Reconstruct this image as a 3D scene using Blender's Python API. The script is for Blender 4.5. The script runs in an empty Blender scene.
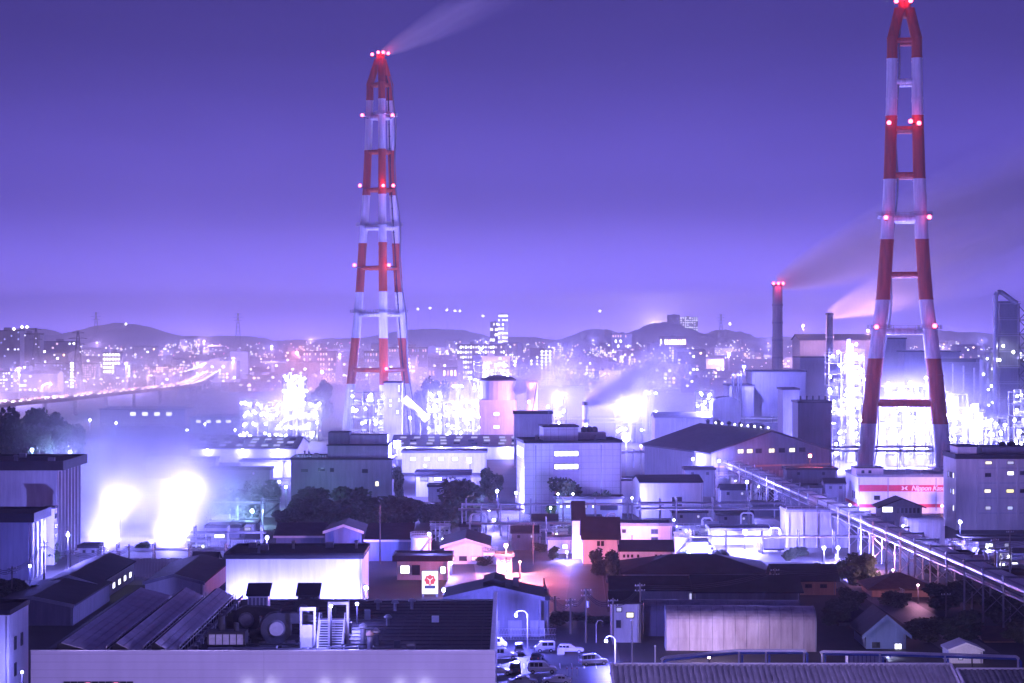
import bpy, math, random
from mathutils import Vector, Matrix
random.seed(11)
R = math.radians
sc = bpy.context.scene

# ---------------------------------------------------------------- camera, sky, exposure
F, CAM_Z, HOR = 2000.0, 55.0, 330.0          # focal length in pixels, eye height, horizon row
cd = bpy.data.cameras.new('camera'); cam = bpy.data.objects.new('camera', cd)
sc.collection.objects.link(cam)
cam.location = (0, 0, CAM_Z); cam.rotation_euler = (R(90), 0, 0)
cd.sensor_width = 36.0; cd.lens = F*36.0/1024.0; cd.shift_y = -(341.5-HOR)/1024.0
cd.clip_start = 1.0; cd.clip_end = 60000.0
sc.camera = cam

def node(nt, t, **kw):
    n = nt.nodes.new(t)
    for k, v in kw.items():
        if k.startswith('i_'):
            n.inputs[int(k[2:])].default_value = v
        else:
            setattr(n, k, v)
    return n
def math_node(nt, op, a, b=None, c=None):
    n = nt.nodes.new('ShaderNodeMath'); n.operation = op
    for i, v in enumerate((a, b, c)):
        if v is None: continue
        if isinstance(v, (int, float)): n.inputs[i].default_value = v
        else: nt.links.new(v, n.inputs[i])
    return n.outputs[0]

world = bpy.data.worlds.new('World'); sc.world = world; world.use_nodes = True
wn = world.node_tree; wn.nodes.clear()
tc = wn.nodes.new('ShaderNodeTexCoord')
sep = wn.nodes.new('ShaderNodeSeparateXYZ'); wn.links.new(tc.outputs['Generated'], sep.inputs[0])
up = math_node(wn, 'MAXIMUM', sep.outputs['Z'], 0.0)
fac = math_node(wn, 'POWER', up, 0.5)
ramp = wn.nodes.new('ShaderNodeValToRGB'); ramp.color_ramp.interpolation = 'EASE'
wn.links.new(fac, ramp.inputs[0])
SKY = [(0.0, (0.52, 0.38, 2.05)), (0.13, (0.29, 0.21, 1.25)), (0.27, (0.105, 0.075, 0.50)),
       (0.41, (0.050, 0.036, 0.235)), (1.0, (0.016, 0.012, 0.10))]
cr = ramp.color_ramp
cr.elements[0].position, cr.elements[0].color = SKY[0][0], SKY[0][1]+(1,)
cr.elements[1].position, cr.elements[1].color = SKY[-1][0], SKY[-1][1]+(1,)
for p, c in SKY[1:-1]:
    e = cr.elements.new(p); e.color = c+(1,)
# broad uneven low cloud lit by the town
mp = wn.nodes.new('ShaderNodeMapping'); mp.inputs['Scale'].default_value = (2.2, 2.2, 9.0)
wn.links.new(tc.outputs['Generated'], mp.inputs[0])
nz = node(wn, 'ShaderNodeTexNoise'); nz.inputs['Scale'].default_value = 2.3; nz.inputs['Detail'].default_value = 3
wn.links.new(mp.outputs[0], nz.inputs['Vector'])
gain = math_node(wn, 'MULTIPLY_ADD', nz.outputs['Fac'], 0.42, 0.79)
bg = wn.nodes.new('ShaderNodeBackground'); wn.links.new(ramp.outputs[0], bg.inputs[0]); wn.links.new(gain, bg.inputs[1])
wo = wn.nodes.new('ShaderNodeOutputWorld'); wn.links.new(bg.outputs[0], wo.inputs[0])

sc.view_settings.view_transform = 'Standard'; sc.view_settings.look = 'None'
sc.view_settings.exposure = 0.0; sc.view_settings.gamma = 1.0; sc.view_settings.use_curve_mapping = False
sc.render.engine = 'CYCLES'
cy = sc.cycles
cy.adaptive_threshold = 0.025; cy.max_bounces = 3; cy.diffuse_bounces = 2; cy.glossy_bounces = 1; cy.transmission_bounces = 2
cy.volume_bounces = 0; cy.transparent_max_bounces = 8
cy.sample_clamp_indirect = 0.0; cy.sample_clamp_direct = 0.0
cy.use_denoising = True; cy.use_light_tree = True
cy.volume_step_rate = 2.0; cy.volume_max_steps = 48
cy.caustics_reflective = False; cy.caustics_refractive = False

# ---------------------------------------------------------------- helpers
C = sc.collection
def X(px, Y): return (px-512.0)*Y/F
def Z(py, Y): return CAM_Z-(py-HOR)*Y/F
def DG(py): return CAM_Z*F/(py-HOR)           # distance of the ground seen at row py

class MB:
    def __init__(s): s.v = []; s.f = []
    def add(s, vs, fs):
        o = len(s.v); s.v += [tuple(p) for p in vs]; s.f += [tuple(o+i for i in q) for q in fs]; return s
    def box(s, x0, x1, y0, y1, z0, z1):
        return s.add([(x0,y0,z0),(x1,y0,z0),(x1,y1,z0),(x0,y1,z0),(x0,y0,z1),(x1,y0,z1),(x1,y1,z1),(x0,y1,z1)],
                     [(3,2,1,0),(4,5,6,7),(0,1,5,4),(1,2,6,5),(2,3,7,6),(3,0,4,7)])
    def cbox(s, c, d): 
        return s.box(c[0]-d[0]/2, c[0]+d[0]/2, c[1]-d[1]/2, c[1]+d[1]/2, c[2]-d[2]/2, c[2]+d[2]/2)
    def tube(s, p0, p1, r0, r1=None, n=8, caps=True):
        r1 = r0 if r1 is None else r1
        p0, p1 = Vector(p0), Vector(p1); d = (p1-p0)
        if d.length < 1e-6: return s
        d.normalize(); a = d.orthogonal().normalized(); b = d.cross(a)
        vs = []
        for p, r in ((p0, r0), (p1, r1)):
            for i in range(n):
                t = 2*math.pi*i/n+math.pi/n
                vs.append(p+(a*math.cos(t)+b*math.sin(t))*r)
        fs = [(i, (i+1) % n, n+(i+1) % n, n+i) for i in range(n)]
        if caps: fs += [tuple(range(n-1, -1, -1)), tuple(range(n, 2*n))]
        return s.add(vs, fs)
    def path(s, pts, r, n=6):
        for a, b in zip(pts, pts[1:]): s.tube(a, b, r, r, n)
        return s
    def bar(s, p0, p1, w):
        return s.tube(p0, p1, w*0.7071, w*0.7071, 4)
    def lathe(s, prof, n=16, c=(0, 0, 0)):
        vs = []
        for r, z in prof:
            for i in range(n):
                t = 2*math.pi*i/n
                vs.append((c[0]+r*math.cos(t), c[1]+r*math.sin(t), c[2]+z))
        fs = []
        for k in range(len(prof)-1):
            for i in range(n):
                j = (i+1) % n
                fs.append((k*n+i, k*n+j, (k+1)*n+j, (k+1)*n+i))
        fs.append(tuple(range(n-1, -1, -1))); m = (len(prof)-1)*n
        fs.append(tuple(range(m, m+n)))
        return s.add(vs, fs)
    def ball(s, c, r, n=8, m=5):
        prof = [(max(r*math.sin(math.pi*k/m), r*0.02), -r*math.cos(math.pi*k/m)) for k in range(m+1)]
        return s.lathe(prof, n, c)
    def extrude(s, poly, axis, a, b):
        """poly: 2-D outline; axis 'x' -> (y,z) swept along x, 'y' -> (x,z) swept along y, 'z' -> (x,y)"""
        n = len(poly)
        def P(q, t): return {'x': (t, q[0], q[1]), 'y': (q[0], t, q[1]), 'z': (q[0], q[1], t)}[axis]
        vs = [P(q, a) for q in poly]+[P(q, b) for q in poly]
        fs = [(i, (i+1) % n, n+(i+1) % n, n+i) for i in range(n)]+[tuple(range(n-1, -1, -1)), tuple(range(n, 2*n))]
        return s.add(vs, fs)
    def build(s, name, mat, parent=None, smooth=False):
        me = bpy.data.meshes.new(name); me.from_pydata(s.v, [], s.f); me.validate(); me.update()
        if smooth: me.polygons.foreach_set('use_smooth', [True]*len(me.polygons))
        me.materials.append(mat)
        o = bpy.data.objects.new(name, me); C.objects.link(o)
        if parent is not None: o.parent = parent
        return o
def fix_normals():
    import bmesh
    for me in bpy.data.meshes:
        bm = bmesh.new(); bm.from_mesh(me)
        bmesh.ops.recalc_face_normals(bm, faces=bm.faces); bm.to_mesh(me); bm.free()

def tag(o, label, cat, group=None, kind=None):
    o['label'] = label; o['category'] = cat
    if group: o['group'] = group
    if kind: o['kind'] = kind
    return o
def thing(name, label, cat, loc=(0, 0, 0), rz=0.0, group=None):
    o = bpy.data.objects.new(name, None); C.objects.link(o); o.empty_display_size = 0.5
    o.location = loc; o.rotation_euler = (0, 0, rz)
    return tag(o, label, cat, group)
def struct(name, mb, mat):
    o = mb.build(name, mat); o['kind'] = 'structure'; return o
def mesh_copy(o, parent, loc=(0, 0, 0), rot=(0, 0, 0), scale=(1, 1, 1)):
    c = o.copy(); C.objects.link(c); c.parent = parent; c.location = loc; c.rotation_euler = rot; c.scale = scale
    return c
def copy_tree(o, parent=None):
    c = o.copy(); C.objects.link(c); c.parent = parent
    for ch in list(o.children): copy_tree(ch, c)
    return c
def stuff(o): o['kind'] = 'stuff'; return o

# ---------------------------------------------------------------- materials
MATS = {}
def surf(name, col, rough=0.75, metal=0.0, var=0.25, scale=0.6, streak=False, bump=0.0, spec=0.3, grid=None, dirt=None):
    """painted / concrete / earth surface: base colour broken by two noises, optional vertical rain streaks, optional panel joints"""
    m = bpy.data.materials.new(name); m.use_nodes = True; nt = m.node_tree; nt.nodes.clear()
    out = nt.nodes.new('ShaderNodeOutputMaterial'); b = nt.nodes.new('ShaderNodeBsdfPrincipled')
    nt.links.new(b.outputs[0], out.inputs[0])
    b.inputs['Roughness'].default_value = rough; b.inputs['Metallic'].default_value = metal
    b.inputs['Specular IOR Level'].default_value = spec
    t = nt.nodes.new('ShaderNodeTexCoord')
    mpn = nt.nodes.new('ShaderNodeMapping'); nt.links.new(t.outputs['Object'], mpn.inputs[0])
    mpn.inputs['Scale'].default_value = (scale*1.6, scale*1.6, scale*0.16) if streak else (scale, scale, scale)
    n1 = nt.nodes.new('ShaderNodeTexNoise'); n1.inputs['Scale'].default_value = 1.0; n1.inputs['Detail'].default_value = 6
    n1.inputs['Roughness'].default_value = 0.65
    nt.links.new(mpn.outputs[0], n1.inputs['Vector'])
    n2 = nt.nodes.new('ShaderNodeTexNoise'); n2.inputs['Scale'].default_value = 0.09; n2.inputs['Detail'].default_value = 3
    nt.links.new(t.outputs['Object'], n2.inputs['Vector'])
    s = math_node(nt, 'ADD', math_node(nt, 'MULTIPLY', n1.outputs['Fac'], 0.65), math_node(nt, 'MULTIPLY', n2.outputs['Fac'], 0.35))
    mr = nt.nodes.new('ShaderNodeMapRange'); nt.links.new(s, mr.inputs[0])
    mr.inputs[1].default_value = 0.33; mr.inputs[2].default_value = 0.67
    mix = nt.nodes.new('ShaderNodeMix'); mix.data_type = 'RGBA'
    dc = dirt or tuple(c*(1-var) for c in col)
    mix.inputs['A'].default_value = tuple(dc)+(1,); mix.inputs['B'].default_value = tuple(min(1, c*(1+var*0.35)) for c in col)+(1,)
    nt.links.new(mr.outputs[0], mix.inputs['Factor'])
    colout = mix.outputs['Result']
    if grid:
        gx, gz, ln = grid
        sp = nt.nodes.new('ShaderNodeSeparateXYZ'); nt.links.new(t.outputs['Object'], sp.inputs[0])
        hs = math_node(nt, 'ADD', sp.outputs['X'], sp.outputs['Y'])
        fx = math_node(nt, 'FRACT', math_node(nt, 'DIVIDE', hs, gx)); fz = math_node(nt, 'FRACT', math_node(nt, 'DIVIDE', sp.outputs['Z'], gz))
        jx = math_node(nt, 'LESS_THAN', fx, ln/gx); jz = math_node(nt, 'LESS_THAN', fz, ln/gz)
        j = math_node(nt, 'MAXIMUM', jx, jz)
        mx = nt.nodes.new('ShaderNodeMix'); mx.data_type = 'RGBA'
        nt.links.new(math_node(nt, 'MULTIPLY', j, 0.55), mx.inputs['Factor']); nt.links.new(colout, mx.inputs['A'])
        mx.inputs['B'].default_value = tuple(c*0.4 for c in col)+(1,); colout = mx.outputs['Result']
    nt.links.new(colout, b.inputs['Base Color'])
    if bump:
        bp = nt.nodes.new('ShaderNodeBump'); bp.inputs['Strength'].default_value = bump; bp.inputs['Distance'].default_value = 0.3
        nt.links.new(n1.outputs['Fac'], bp.inputs['Height']); nt.links.new(bp.outputs[0], b.inputs['Normal'])
    MATS[name] = m; return m
def emit(name, col, strength, sample=False):
    m = bpy.data.materials.new(name); m.use_nodes = True; nt = m.node_tree; nt.nodes.clear()
    out = nt.nodes.new('ShaderNodeOutputMaterial'); e = nt.nodes.new('ShaderNodeEmission')
    e.inputs[0].default_value = tuple(col)+(1,); e.inputs[1].default_value = strength
    nt.links.new(e.outputs[0], out.inputs[0])
    m.cycles.emission_sampling = 'FRONT' if sample else 'NONE'
    MATS[name] = m; return m

WHITE_L, BLUE_L, GREEN_L, PINK_L, ORANGE_L, RED_L = (0.225, 0.21, 1.0), (0.15, 0.145, 1.0), (0.28, 0.50, 0.85), (1.0, 0.42, 0.72), (1.0, 0.32, 0.42), (1.0, 0.04, 0.14)
surf('white_wall', (0.72, 0.72, 0.74), streak=True, var=0.22)
surf('white_panel', (0.70, 0.70, 0.74), streak=True, var=0.18, grid=(2.4, 1.9, 0.14))
surf('lilac_wall', (0.60, 0.57, 0.68), streak=True, var=0.14, scale=0.25, grid=(900.0, 1.05, 0.05))
surf('grey_wall', (0.36, 0.36, 0.40), streak=True, var=0.35)
surf('dark_wall', (0.13, 0.13, 0.16), streak=True, var=0.4)
surf('mid_wall', (0.22, 0.22, 0.26), streak=True, var=0.35)
surf('beige_wall', (0.50, 0.46, 0.42), streak=True, var=0.3)
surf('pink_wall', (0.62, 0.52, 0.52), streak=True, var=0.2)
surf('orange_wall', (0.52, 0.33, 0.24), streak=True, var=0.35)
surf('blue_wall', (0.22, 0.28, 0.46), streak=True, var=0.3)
surf('concrete', (0.40, 0.39, 0.39), streak=True, var=0.4, bump=0.15)
surf('dark_roof', (0.026, 0.024, 0.032), rough=0.7, var=0.5, scale=0.35, bump=0.1, spec=0.1)
surf('slate_roof', (0.05, 0.048, 0.06), rough=0.7, spec=0.12, var=0.45, scale=0.5, grid=(2.0, 50.0, 0.15))
surf('brown_roof', (0.14, 0.075, 0.06), rough=0.7, var=0.5, scale=0.7)
surf('grey_roof', (0.20, 0.20, 0.24), rough=0.6, var=0.35, scale=0.3, grid=(3.0, 80.0, 0.2))
surf('sheet_roof', (0.55, 0.53, 0.58), rough=0.5, metal=0.15, var=0.35, scale=0.4)
surf('steel', (0.30, 0.30, 0.34), rough=0.42, metal=0.6, var=0.35, scale=1.5)
surf('dark_steel', (0.04, 0.04, 0.05), rough=0.6, metal=0.2, var=0.4, scale=1.2)
surf('galv', (0.55, 0.55, 0.58), rough=0.35, metal=0.7, var=0.25, scale=1.0)
surf('white_steel', (0.78, 0.78, 0.80), rough=0.5, var=0.15, scale=1.0)
surf('blue_steel', (0.10, 0.18, 0.55), rough=0.5, var=0.25, scale=1.0)
surf('red_paint', (0.55, 0.04, 0.05), rough=0.5, var=0.2, scale=1.0)
surf('asphalt', (0.055, 0.055, 0.06), rough=0.55, var=0.4, scale=0.35, bump=0.1, spec=0.45)
surf('yard', (0.045, 0.042, 0.042), rough=0.7, var=0.55, scale=0.06, bump=0.1)
surf('concrete_yard', (0.17, 0.165, 0.165), rough=0.65, var=0.35, scale=0.12)
surf('paint_line', (0.75, 0.75, 0.72), rough=0.6, var=0.2)
surf('hill_wood', (0.05, 0.06, 0.05), rough=0.9, var=0.5, scale=0.02)
surf('bark', (0.09, 0.07, 0.055), rough=0.9, var=0.4, scale=2.0)
surf('leaf_dark', (0.045, 0.07, 0.035), rough=0.6, var=0.6, scale=0.8)
surf('leaf_green', (0.06, 0.12, 0.04), rough=0.6, var=0.6, scale=0.8)
surf('leaf_olive', (0.10, 0.10, 0.035), rough=0.6, var=0.6, scale=0.8)
surf('car_white', (0.75, 0.75, 0.76), rough=0.25, var=0.05, spec=0.6)
surf('car_silver', (0.45, 0.46, 0.48), rough=0.25, metal=0.5, var=0.05)
surf('car_dark', (0.04, 0.045, 0.06), rough=0.2, var=0.1, spec=0.6)
surf('rubber', (0.02, 0.02, 0.02), rough=0.8)
surf('dark_glass', (0.025, 0.027, 0.035), rough=0.12, spec=0.7, var=0.3)
surf('wood_pole', (0.16, 0.14, 0.13), rough=0.8, streak=True)
emit('bulb_white', (0.85, 0.86, 1.0), 60); emit('bulb_green', (0.70, 1.0, 0.85), 40); emit('bulb_pink', (1.0, 0.70, 0.75), 40)
emit('bulb_orange', (1.0, 0.55, 0.40), 40); emit('bulb_red', (1.0, 0.09, 0.18), 12); emit('bulb_blue', (0.70, 0.74, 1.0), 60)
emit('win_white', (0.78, 0.78, 1.0), 3.2); emit('win_cream', (1.0, 0.92, 0.72), 1.7); emit('win_dim', (0.60, 0.58, 1.0), 0.9)
emit('win_pink', (1.0, 0.62, 0.74), 1.6); emit('win_blue', (0.45, 0.50, 1.0), 1.2); emit('sign_lit', (0.95, 0.93, 1.0), 1.6); emit('sign_red', (0.95, 0.12, 0.25), 0.9)
emit('far_white', (0.80, 0.80, 1.0), 14); emit('far_pink', (1.0, 0.55, 0.62), 10); emit('far_orange', (1.0, 0.58, 0.38), 9); emit('far_red', (1.0, 0.15, 0.25), 9)
emit('far_cream', (1.0, 0.92, 0.86), 12); TOWN_W = 1500000; HAZE_D = 1.35e-4; LAMP_GAIN = 3.6
emit('win_bright', (0.9, 0.9, 1.0), 6.0); emit('bulb_hot_red', (1.0, 0.30, 0.25), 40); emit('win_yellow', (1.0, 0.9, 0.45), 1.6)
surf('stripe_red', (0.60, 0.05, 0.08), rough=.6, streak=True, var=.15); surf('letter_white', (.82, .82, .82), rough=.6, var=.05)
M = MATS

def point_light(parent, loc, col, watt, rad=0.4, name='lamp_light'):
    ld = bpy.data.lights.new(name, 'POINT'); ld.color = col; ld.energy = watt; ld.shadow_soft_size = rad
    o = bpy.data.objects.new(name, ld); C.objects.link(o); o.parent = parent; o.location = loc
    return o

# ---------------------------------------------------------------- ground, roads, hills
g = MB()
g.add([(-4200, -120, 0), (4200, -120, 0), (4200, 9200, 0), (-4200, 9200, 0)], [(0, 1, 2, 3)])
struct('ground', g, M['yard'])
def hills():
    nx, ny = 420, 40; x0, x1, y0, y1 = -3900, 3900, 5200, 9100
    bumps = []                                  # px centre, row of the crest, distance, half width px, half depth m
    for px, row, Yc, wp, wd in ((120, 320, 6600, 62, 700), (60, 331, 6300, 60, 500), (215, 331, 6800, 60, 600), (25, 325, 7600, 60, 500), (320, 333, 7400, 80, 700),
                                (430, 322, 7600, 70, 700), (520, 331, 7600, 80, 600), (600, 327, 7000, 45, 600), (665, 319, 6900, 50, 600), (725, 327, 6900, 40, 600), (800, 331, 7500, 80, 700),
                                (930, 323, 7200, 90, 700), (1010, 327, 7600, 70, 600), (-60, 325, 7000, 60, 700)):
        row += 4.0 if px < 250 else (6.5 if not 590 < px < 740 else 3.5)
        bumps.append((X(px, Yc), Yc, Z(row, Yc), wp*Yc/F, wd))
    vs, fs = [], []
    rnd = random.Random(3)
    for j in range(ny):
        for i in range(nx):
            x = x0+(x1-x0)*i/(nx-1); y = y0+(y1-y0)*j/(ny-1)
            h = -2.0
            for bx, by, bh, sx, sy in bumps:
                h = max(h, (bh+2)*math.exp(-((x-bx)/sx)**2-((y-by)/sy)**2)-2)
            if h > 2: h += rnd.uniform(-3.5, 3.5)+3*math.sin(x*.011+y*.007)+2.5*math.sin(x*.027)
            vs.append((x, y, h))
    for j in range(ny-1):
        for i in range(nx-1):
            a = j*nx+i; fs.append((a, a+1, a+nx+1, a+nx))
    m = MB(); m.add(vs, fs); struct('hills', m, M['hill_wood'])
hills()
def sheet(name, pts, z, mat):
    m = MB(); n = len(pts); m.add([(p[0], p[1], z) for p in pts], [tuple(range(n))]); return struct(name, m, mat)
def gp(px, py): return (X(px, DG(py)), DG(py))
sheet('car_park_ground', [gp(488, 690), gp(625, 690), gp(612, 612), gp(492, 612)], 0.008, M['asphalt'])
sheet('access_road', [gp(560, 640), gp(612, 640), gp(600, 566), gp(572, 566)], 0.014, M['asphalt'])
sheet('loading_yard', [gp(655, 562), gp(900, 562), gp(880, 536), gp(655, 536)], 0.008, M['concrete_yard'])
sheet('works_yard', [gp(480, 600), gp(606, 600), gp(600, 540), gp(470, 540)], 0.004, M['concrete_yard'])
sheet('tank_yard', [gp(60, 585), gp(230, 585), gp(250, 520), gp(80, 520)], 0.004, M['concrete_yard'])
sheet('refinery_yard', [(120, 770), (260, 770), (290, 1000), (130, 1000)], 0.004, M['concrete_yard'])
sheet('rack_road', [(66, 700), (73.5, 700), (83, 340), (74, 340)], 0.012, M['concrete_yard'])
# ---------------------------------------------------------------- striped chimney towers
def band_paint(name, bands):
    m = bpy.data.materials.new(name); m.use_nodes = True; nt = m.node_tree
    b = nt.nodes['Principled BSDF']; b.inputs['Roughness'].default_value = 0.5
    t = nt.nodes.new('ShaderNodeTexCoord'); sp = nt.nodes.new('ShaderNodeSeparateXYZ'); nt.links.new(t.outputs['Object'], sp.inputs[0])
    ns = nt.nodes.new('ShaderNodeTexNoise'); ns.inputs['Scale'].default_value = 0.6; ns.inputs['Detail'].default_value = 6
    mpv = nt.nodes.new('ShaderNodeMapping'); mpv.inputs['Scale'].default_value = (1.6, 1.6, .14); nt.links.new(t.outputs['Object'], mpv.inputs[0]); nt.links.new(mpv.outputs[0], ns.inputs['Vector'])
    red = None
    for z0, z1 in bands:
        k = math_node(nt, 'MULTIPLY', math_node(nt, 'GREATER_THAN', sp.outputs['Z'], z0), math_node(nt, 'LESS_THAN', sp.outputs['Z'], z1))
        red = k if red is None else math_node(nt, 'ADD', red, k)
    mix = nt.nodes.new('ShaderNodeMix'); mix.data_type = 'RGBA'; nt.links.new(red, mix.inputs['Factor'])
    mix.inputs['A'].default_value = (0.86, 0.86, 0.86, 1); mix.inputs['B'].default_value = (0.60, 0.085, 0.02, 1)
    m2 = nt.nodes.new('ShaderNodeMix'); m2.data_type = 'RGBA'; m2.blend_type = 'MULTIPLY'
    mr = nt.nodes.new('ShaderNodeMapRange'); nt.links.new(ns.outputs['Fac'], mr.inputs[0]); mr.inputs[1].default_value = 0.3; mr.inputs[2].default_value = 0.7
    mr.inputs[3].default_value = 0.62; mr.inputs[4].default_value = 1.0
    m2.inputs['Factor'].default_value = 1.0; nt.links.new(mix.outputs['Result'], m2.inputs['A']); nt.links.new(mr.outputs[0], m2.inputs['B'])
    nt.links.new(m2.outputs['Result'], b.inputs['Base Color'])
    return m

def chimney_tower(label, px, Y, rows, angles, beams, bands, lamps, leg_r, base_z, platforms, rz):
    """rows: (image row, half spread of the legs in px); beams: rows that carry cross beams"""
    s = Y/F; root = thing('chimney_tower', label, 'chimney', (X(px, Y), Y, 0), rz)
    q = 1.414 if len(angles) == 4 else 1.0
    zs = [(Z(r, Y), w*s*q) for r, w in rows]                # top to bottom
    zs.append((0.0, zs[-1][1]+(zs[-1][1]-zs[-2][1])*(zs[-1][0])/max(1e-3, zs[-2][0]-zs[-1][0])))
    def spread(z):
        for (za, wa), (zb, wb) in zip(zs, zs[1:]):
            if za >= z >= zb: return wa+(wb-wa)*(za-z)/(za-zb)
        return zs[0][1] if z > zs[0][0] else zs[-1][1]
    top = zs[0][0]
    def rad(z): return leg_r[0]+(leg_r[1]-leg_r[0])*(1-z/top)
    mat = band_paint('band_paint', [(Z(b, Y), Z(a, Y)) for a, b in bands])
    dirs = [(math.cos(R(a)), math.sin(R(a))) for a in angles]
    cuts = sorted({z for z, _ in zs} | {Z(b, Y) for bb in bands for b in bb if 0 < Z(b, Y) < zs[0][0]}, reverse=True)
    for dx, dy in dirs:
        m = MB()
        for za, zb in zip(cuts, cuts[1:]):
            wa, wb = spread(za), spread(zb)
            m.tube((dx*wb, dy*wb, zb), (dx*wa, dy*wa, za), rad(zb), rad(za), 16, caps=True)
            m.tube((dx*wa, dy*wa, za-0.35), (dx*wa, dy*wa, za+0.35), rad(za)*1.08, rad(za)*1.08, 16)   # flange
        m.build('leg', mat, root, smooth=False)
    f = MB(); f.tube((0, 0, top-3), (0, 0, top+3.5), leg_r[0]*1.35, leg_r[0]*1.2, 16); f.build('flue_mouth', mat, root)
    n = len(dirs)
    for row in beams:
        z = Z(row, Y); w = spread(z)
        for i in range(n):
            a, b = dirs[i], dirs[(i+1) % n]
            if n == 4 or n == 3:
                m = MB(); m.tube((a[0]*w, a[1]*w, z), (b[0]*w, b[1]*w, z), 1.05, 1.05, 10); m.build('cross_beam', mat, root)
    for row in platforms:
        z = Z(row, Y); w = spread(z)
        for k, (dx, dy) in enumerate(dirs):
            c = (dx*w, dy*w); r1 = rad(z)+1.7
            m = MB(); m.lathe([(rad(z), 0), (r1, 0), (r1, 0.25), (rad(z), 0.25)], 14, (c[0], c[1], z+1.1)); m.build('platform', M['galv'], root)
            m = MB()
            for h in (0.75, 1.4):
                pts = [(c[0]+r1*math.cos(2*math.pi*i/14), c[1]+r1*math.sin(2*math.pi*i/14), z+1.2+h) for i in range(15)]
                m.path(pts, 0.09, 4)
            for i in range(14):
                q = (c[0]+r1*math.cos(2*math.pi*i/14), c[1]+r1*math.sin(2*math.pi*i/14)); m.tube((*q, z+1.2), (*q, z+2.6), 0.08, 0.08, 4)
            m.build('railing', M['galv'], root)
        for i in range(n):                                   # walkway with rails between the legs
            a, b = Vector((dirs[i][0]*w, dirs[i][1]*w, z+1.1)), Vector((dirs[(i+1) % n][0]*w, dirs[(i+1) % n][1]*w, z+1.1))
            d = (b-a).normalized(); a2, b2 = a+d*rad(z), b-d*rad(z); side = Vector((-d.y, d.x, 0))
            m = MB(); m.bar(a2-Vector((0, 0, .05)), b2-Vector((0, 0, .05)), 0.5); m.build('walkway', mat, root)
            m = MB()
            for h in (0.7, 1.4):
                m.tube(a2+Vector((0, 0, h)), b2+Vector((0, 0, h)), 0.08, 0.08, 4)
            k = max(2, int((b2-a2).length/2.5))
            for q in range(k+1):
                p = a2.lerp(b2, q/k); m.tube(p, p+Vector((0, 0, 1.4)), 0.07, 0.07, 4)
            m.build('railing', M['galv'], root)
    # caged ladder and cable run on one leg
    dx, dy = dirs[1 % n]; m = MB(); pts = []
    z = 2.0
    while z < top-6:
        w = spread(z); off = rad(z)+0.55
        pts.append((dx*w+off*0.8+0.7*math.sin(z*0.13), dy*w-off*0.6, z)); z += 3.0
    m.path(pts, 0.42, 5); m.build('cable_run', M['steel'], root)
    m = MB(); z = 2.0; prev = None
    while z < top-6:
        w = spread(z); off = rad(z)+0.5; p = (dx*w-off*0.25, dy*w-off*0.97, z)
        if prev: m.tube(prev, p, 0.28, 0.28, 4)
        if int(z/3) % 2 == 0: m.tube((p[0]-0.6, p[1]-0.3, z), (p[0]+0.6, p[1]-0.3, z), 0.12, 0.12, 4)
        prev = p; z += 3.0
    m.build('ladder', M['dark_steel'], root)
    for dxp, row, watt in lamps:
        z = Z(row, Y); p = Vector((dxp*s, -spread(z)-leg_r[0]-0.8, z)) if row > rows[0][0]+6 else Vector((dxp*s, -leg_r[0]*1.3, z))
        # each warning lamp sits on a short bracket off the nearest leg
        near = min(dirs, key=lambda d: (d[0]*spread(z)-p.x)**2)
        q = Vector((near[0]*spread(z), near[1]*spread(z), z-0.6))
        lm = MB(); lm.ball(p, 0.85, 10, 6); ob = lm.build('warning_lamp', M['bulb_red'], root, True)
        br = MB(); br.bar(p-Vector((0, 0, 0.9)), q, 0.3); br.cbox(p-Vector((0, 0, 1.0)), (0.8, 0.8, 0.4)); br.build('lamp_bracket', M['dark_steel'], ob)
        if watt: point_light(root, p+Vector((0, -1.6, 0.6)), RED_L, watt*.35, 0.6, 'warning_light')
    # footing of each leg
    for dx, dy in dirs:
        w = spread(0); m = MB(); m.lathe([(rad(0)*1.9, -0.5), (rad(0)*1.9, 2.2), (rad(0)*1.35, 3.2)], 12, (dx*w, dy*w, 0)); m.build('footing', M['concrete'], root)
    return root

RT = chimney_tower('tall red and white chimney tower behind the building with the red stripe', 904.5, 762,
    [(10, 5), (40, 12.0), (100, 12.5), (180, 14.5), (240, 17), (300, 21), (375, 30), (470, 38.5)],
    (45, 135, 225, 315), (42, 83, 130, 176, 220, 275, 332, 403), [(-20, 60), (117, 180), (240, 300), (358, 422)],
    [(-8, 2, 1500), (0, -1, 2500), (6, 2, 1500), (-15, 125, 300), (6, 124, 900), (14, 126, 500), (-18, 219, 900), (24, 219, 900), (-27, 327, 900), (29, 326, 1500)],
    (1.9, 3.1), 0, (220, 332), math.atan2(-(904.5-512), F))

LT = chimney_tower('striped red and white chimney tower trailing steam above the lit tank yard', 380.5, 1000,
    [(60, 3), (84, 11.5), (100, 11.7), (150, 13.5), (195, 15.5), (245, 19.5), (292, 22.8), (338, 27), (400, 34)],
    (160, 40, 280), (85, 118, 152, 190, 228, 268, 315, 370), [(30, 100), (150, 195), (243, 292), (338, 384)],
    [(-8, 55, 1500), (-2, 53, 2500), (3, 53, 2500), (8, 54, 1500), (-17, 117, 500), (13, 117, 500), (-19, 187, 700), (4, 187, 2500), (14, 187, 300), (-24, 266, 900), (10, 266, 900), (8, 368, 900)],
    (1.75, 2.4), 0, (118, 228, 315), 0.0)
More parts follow.
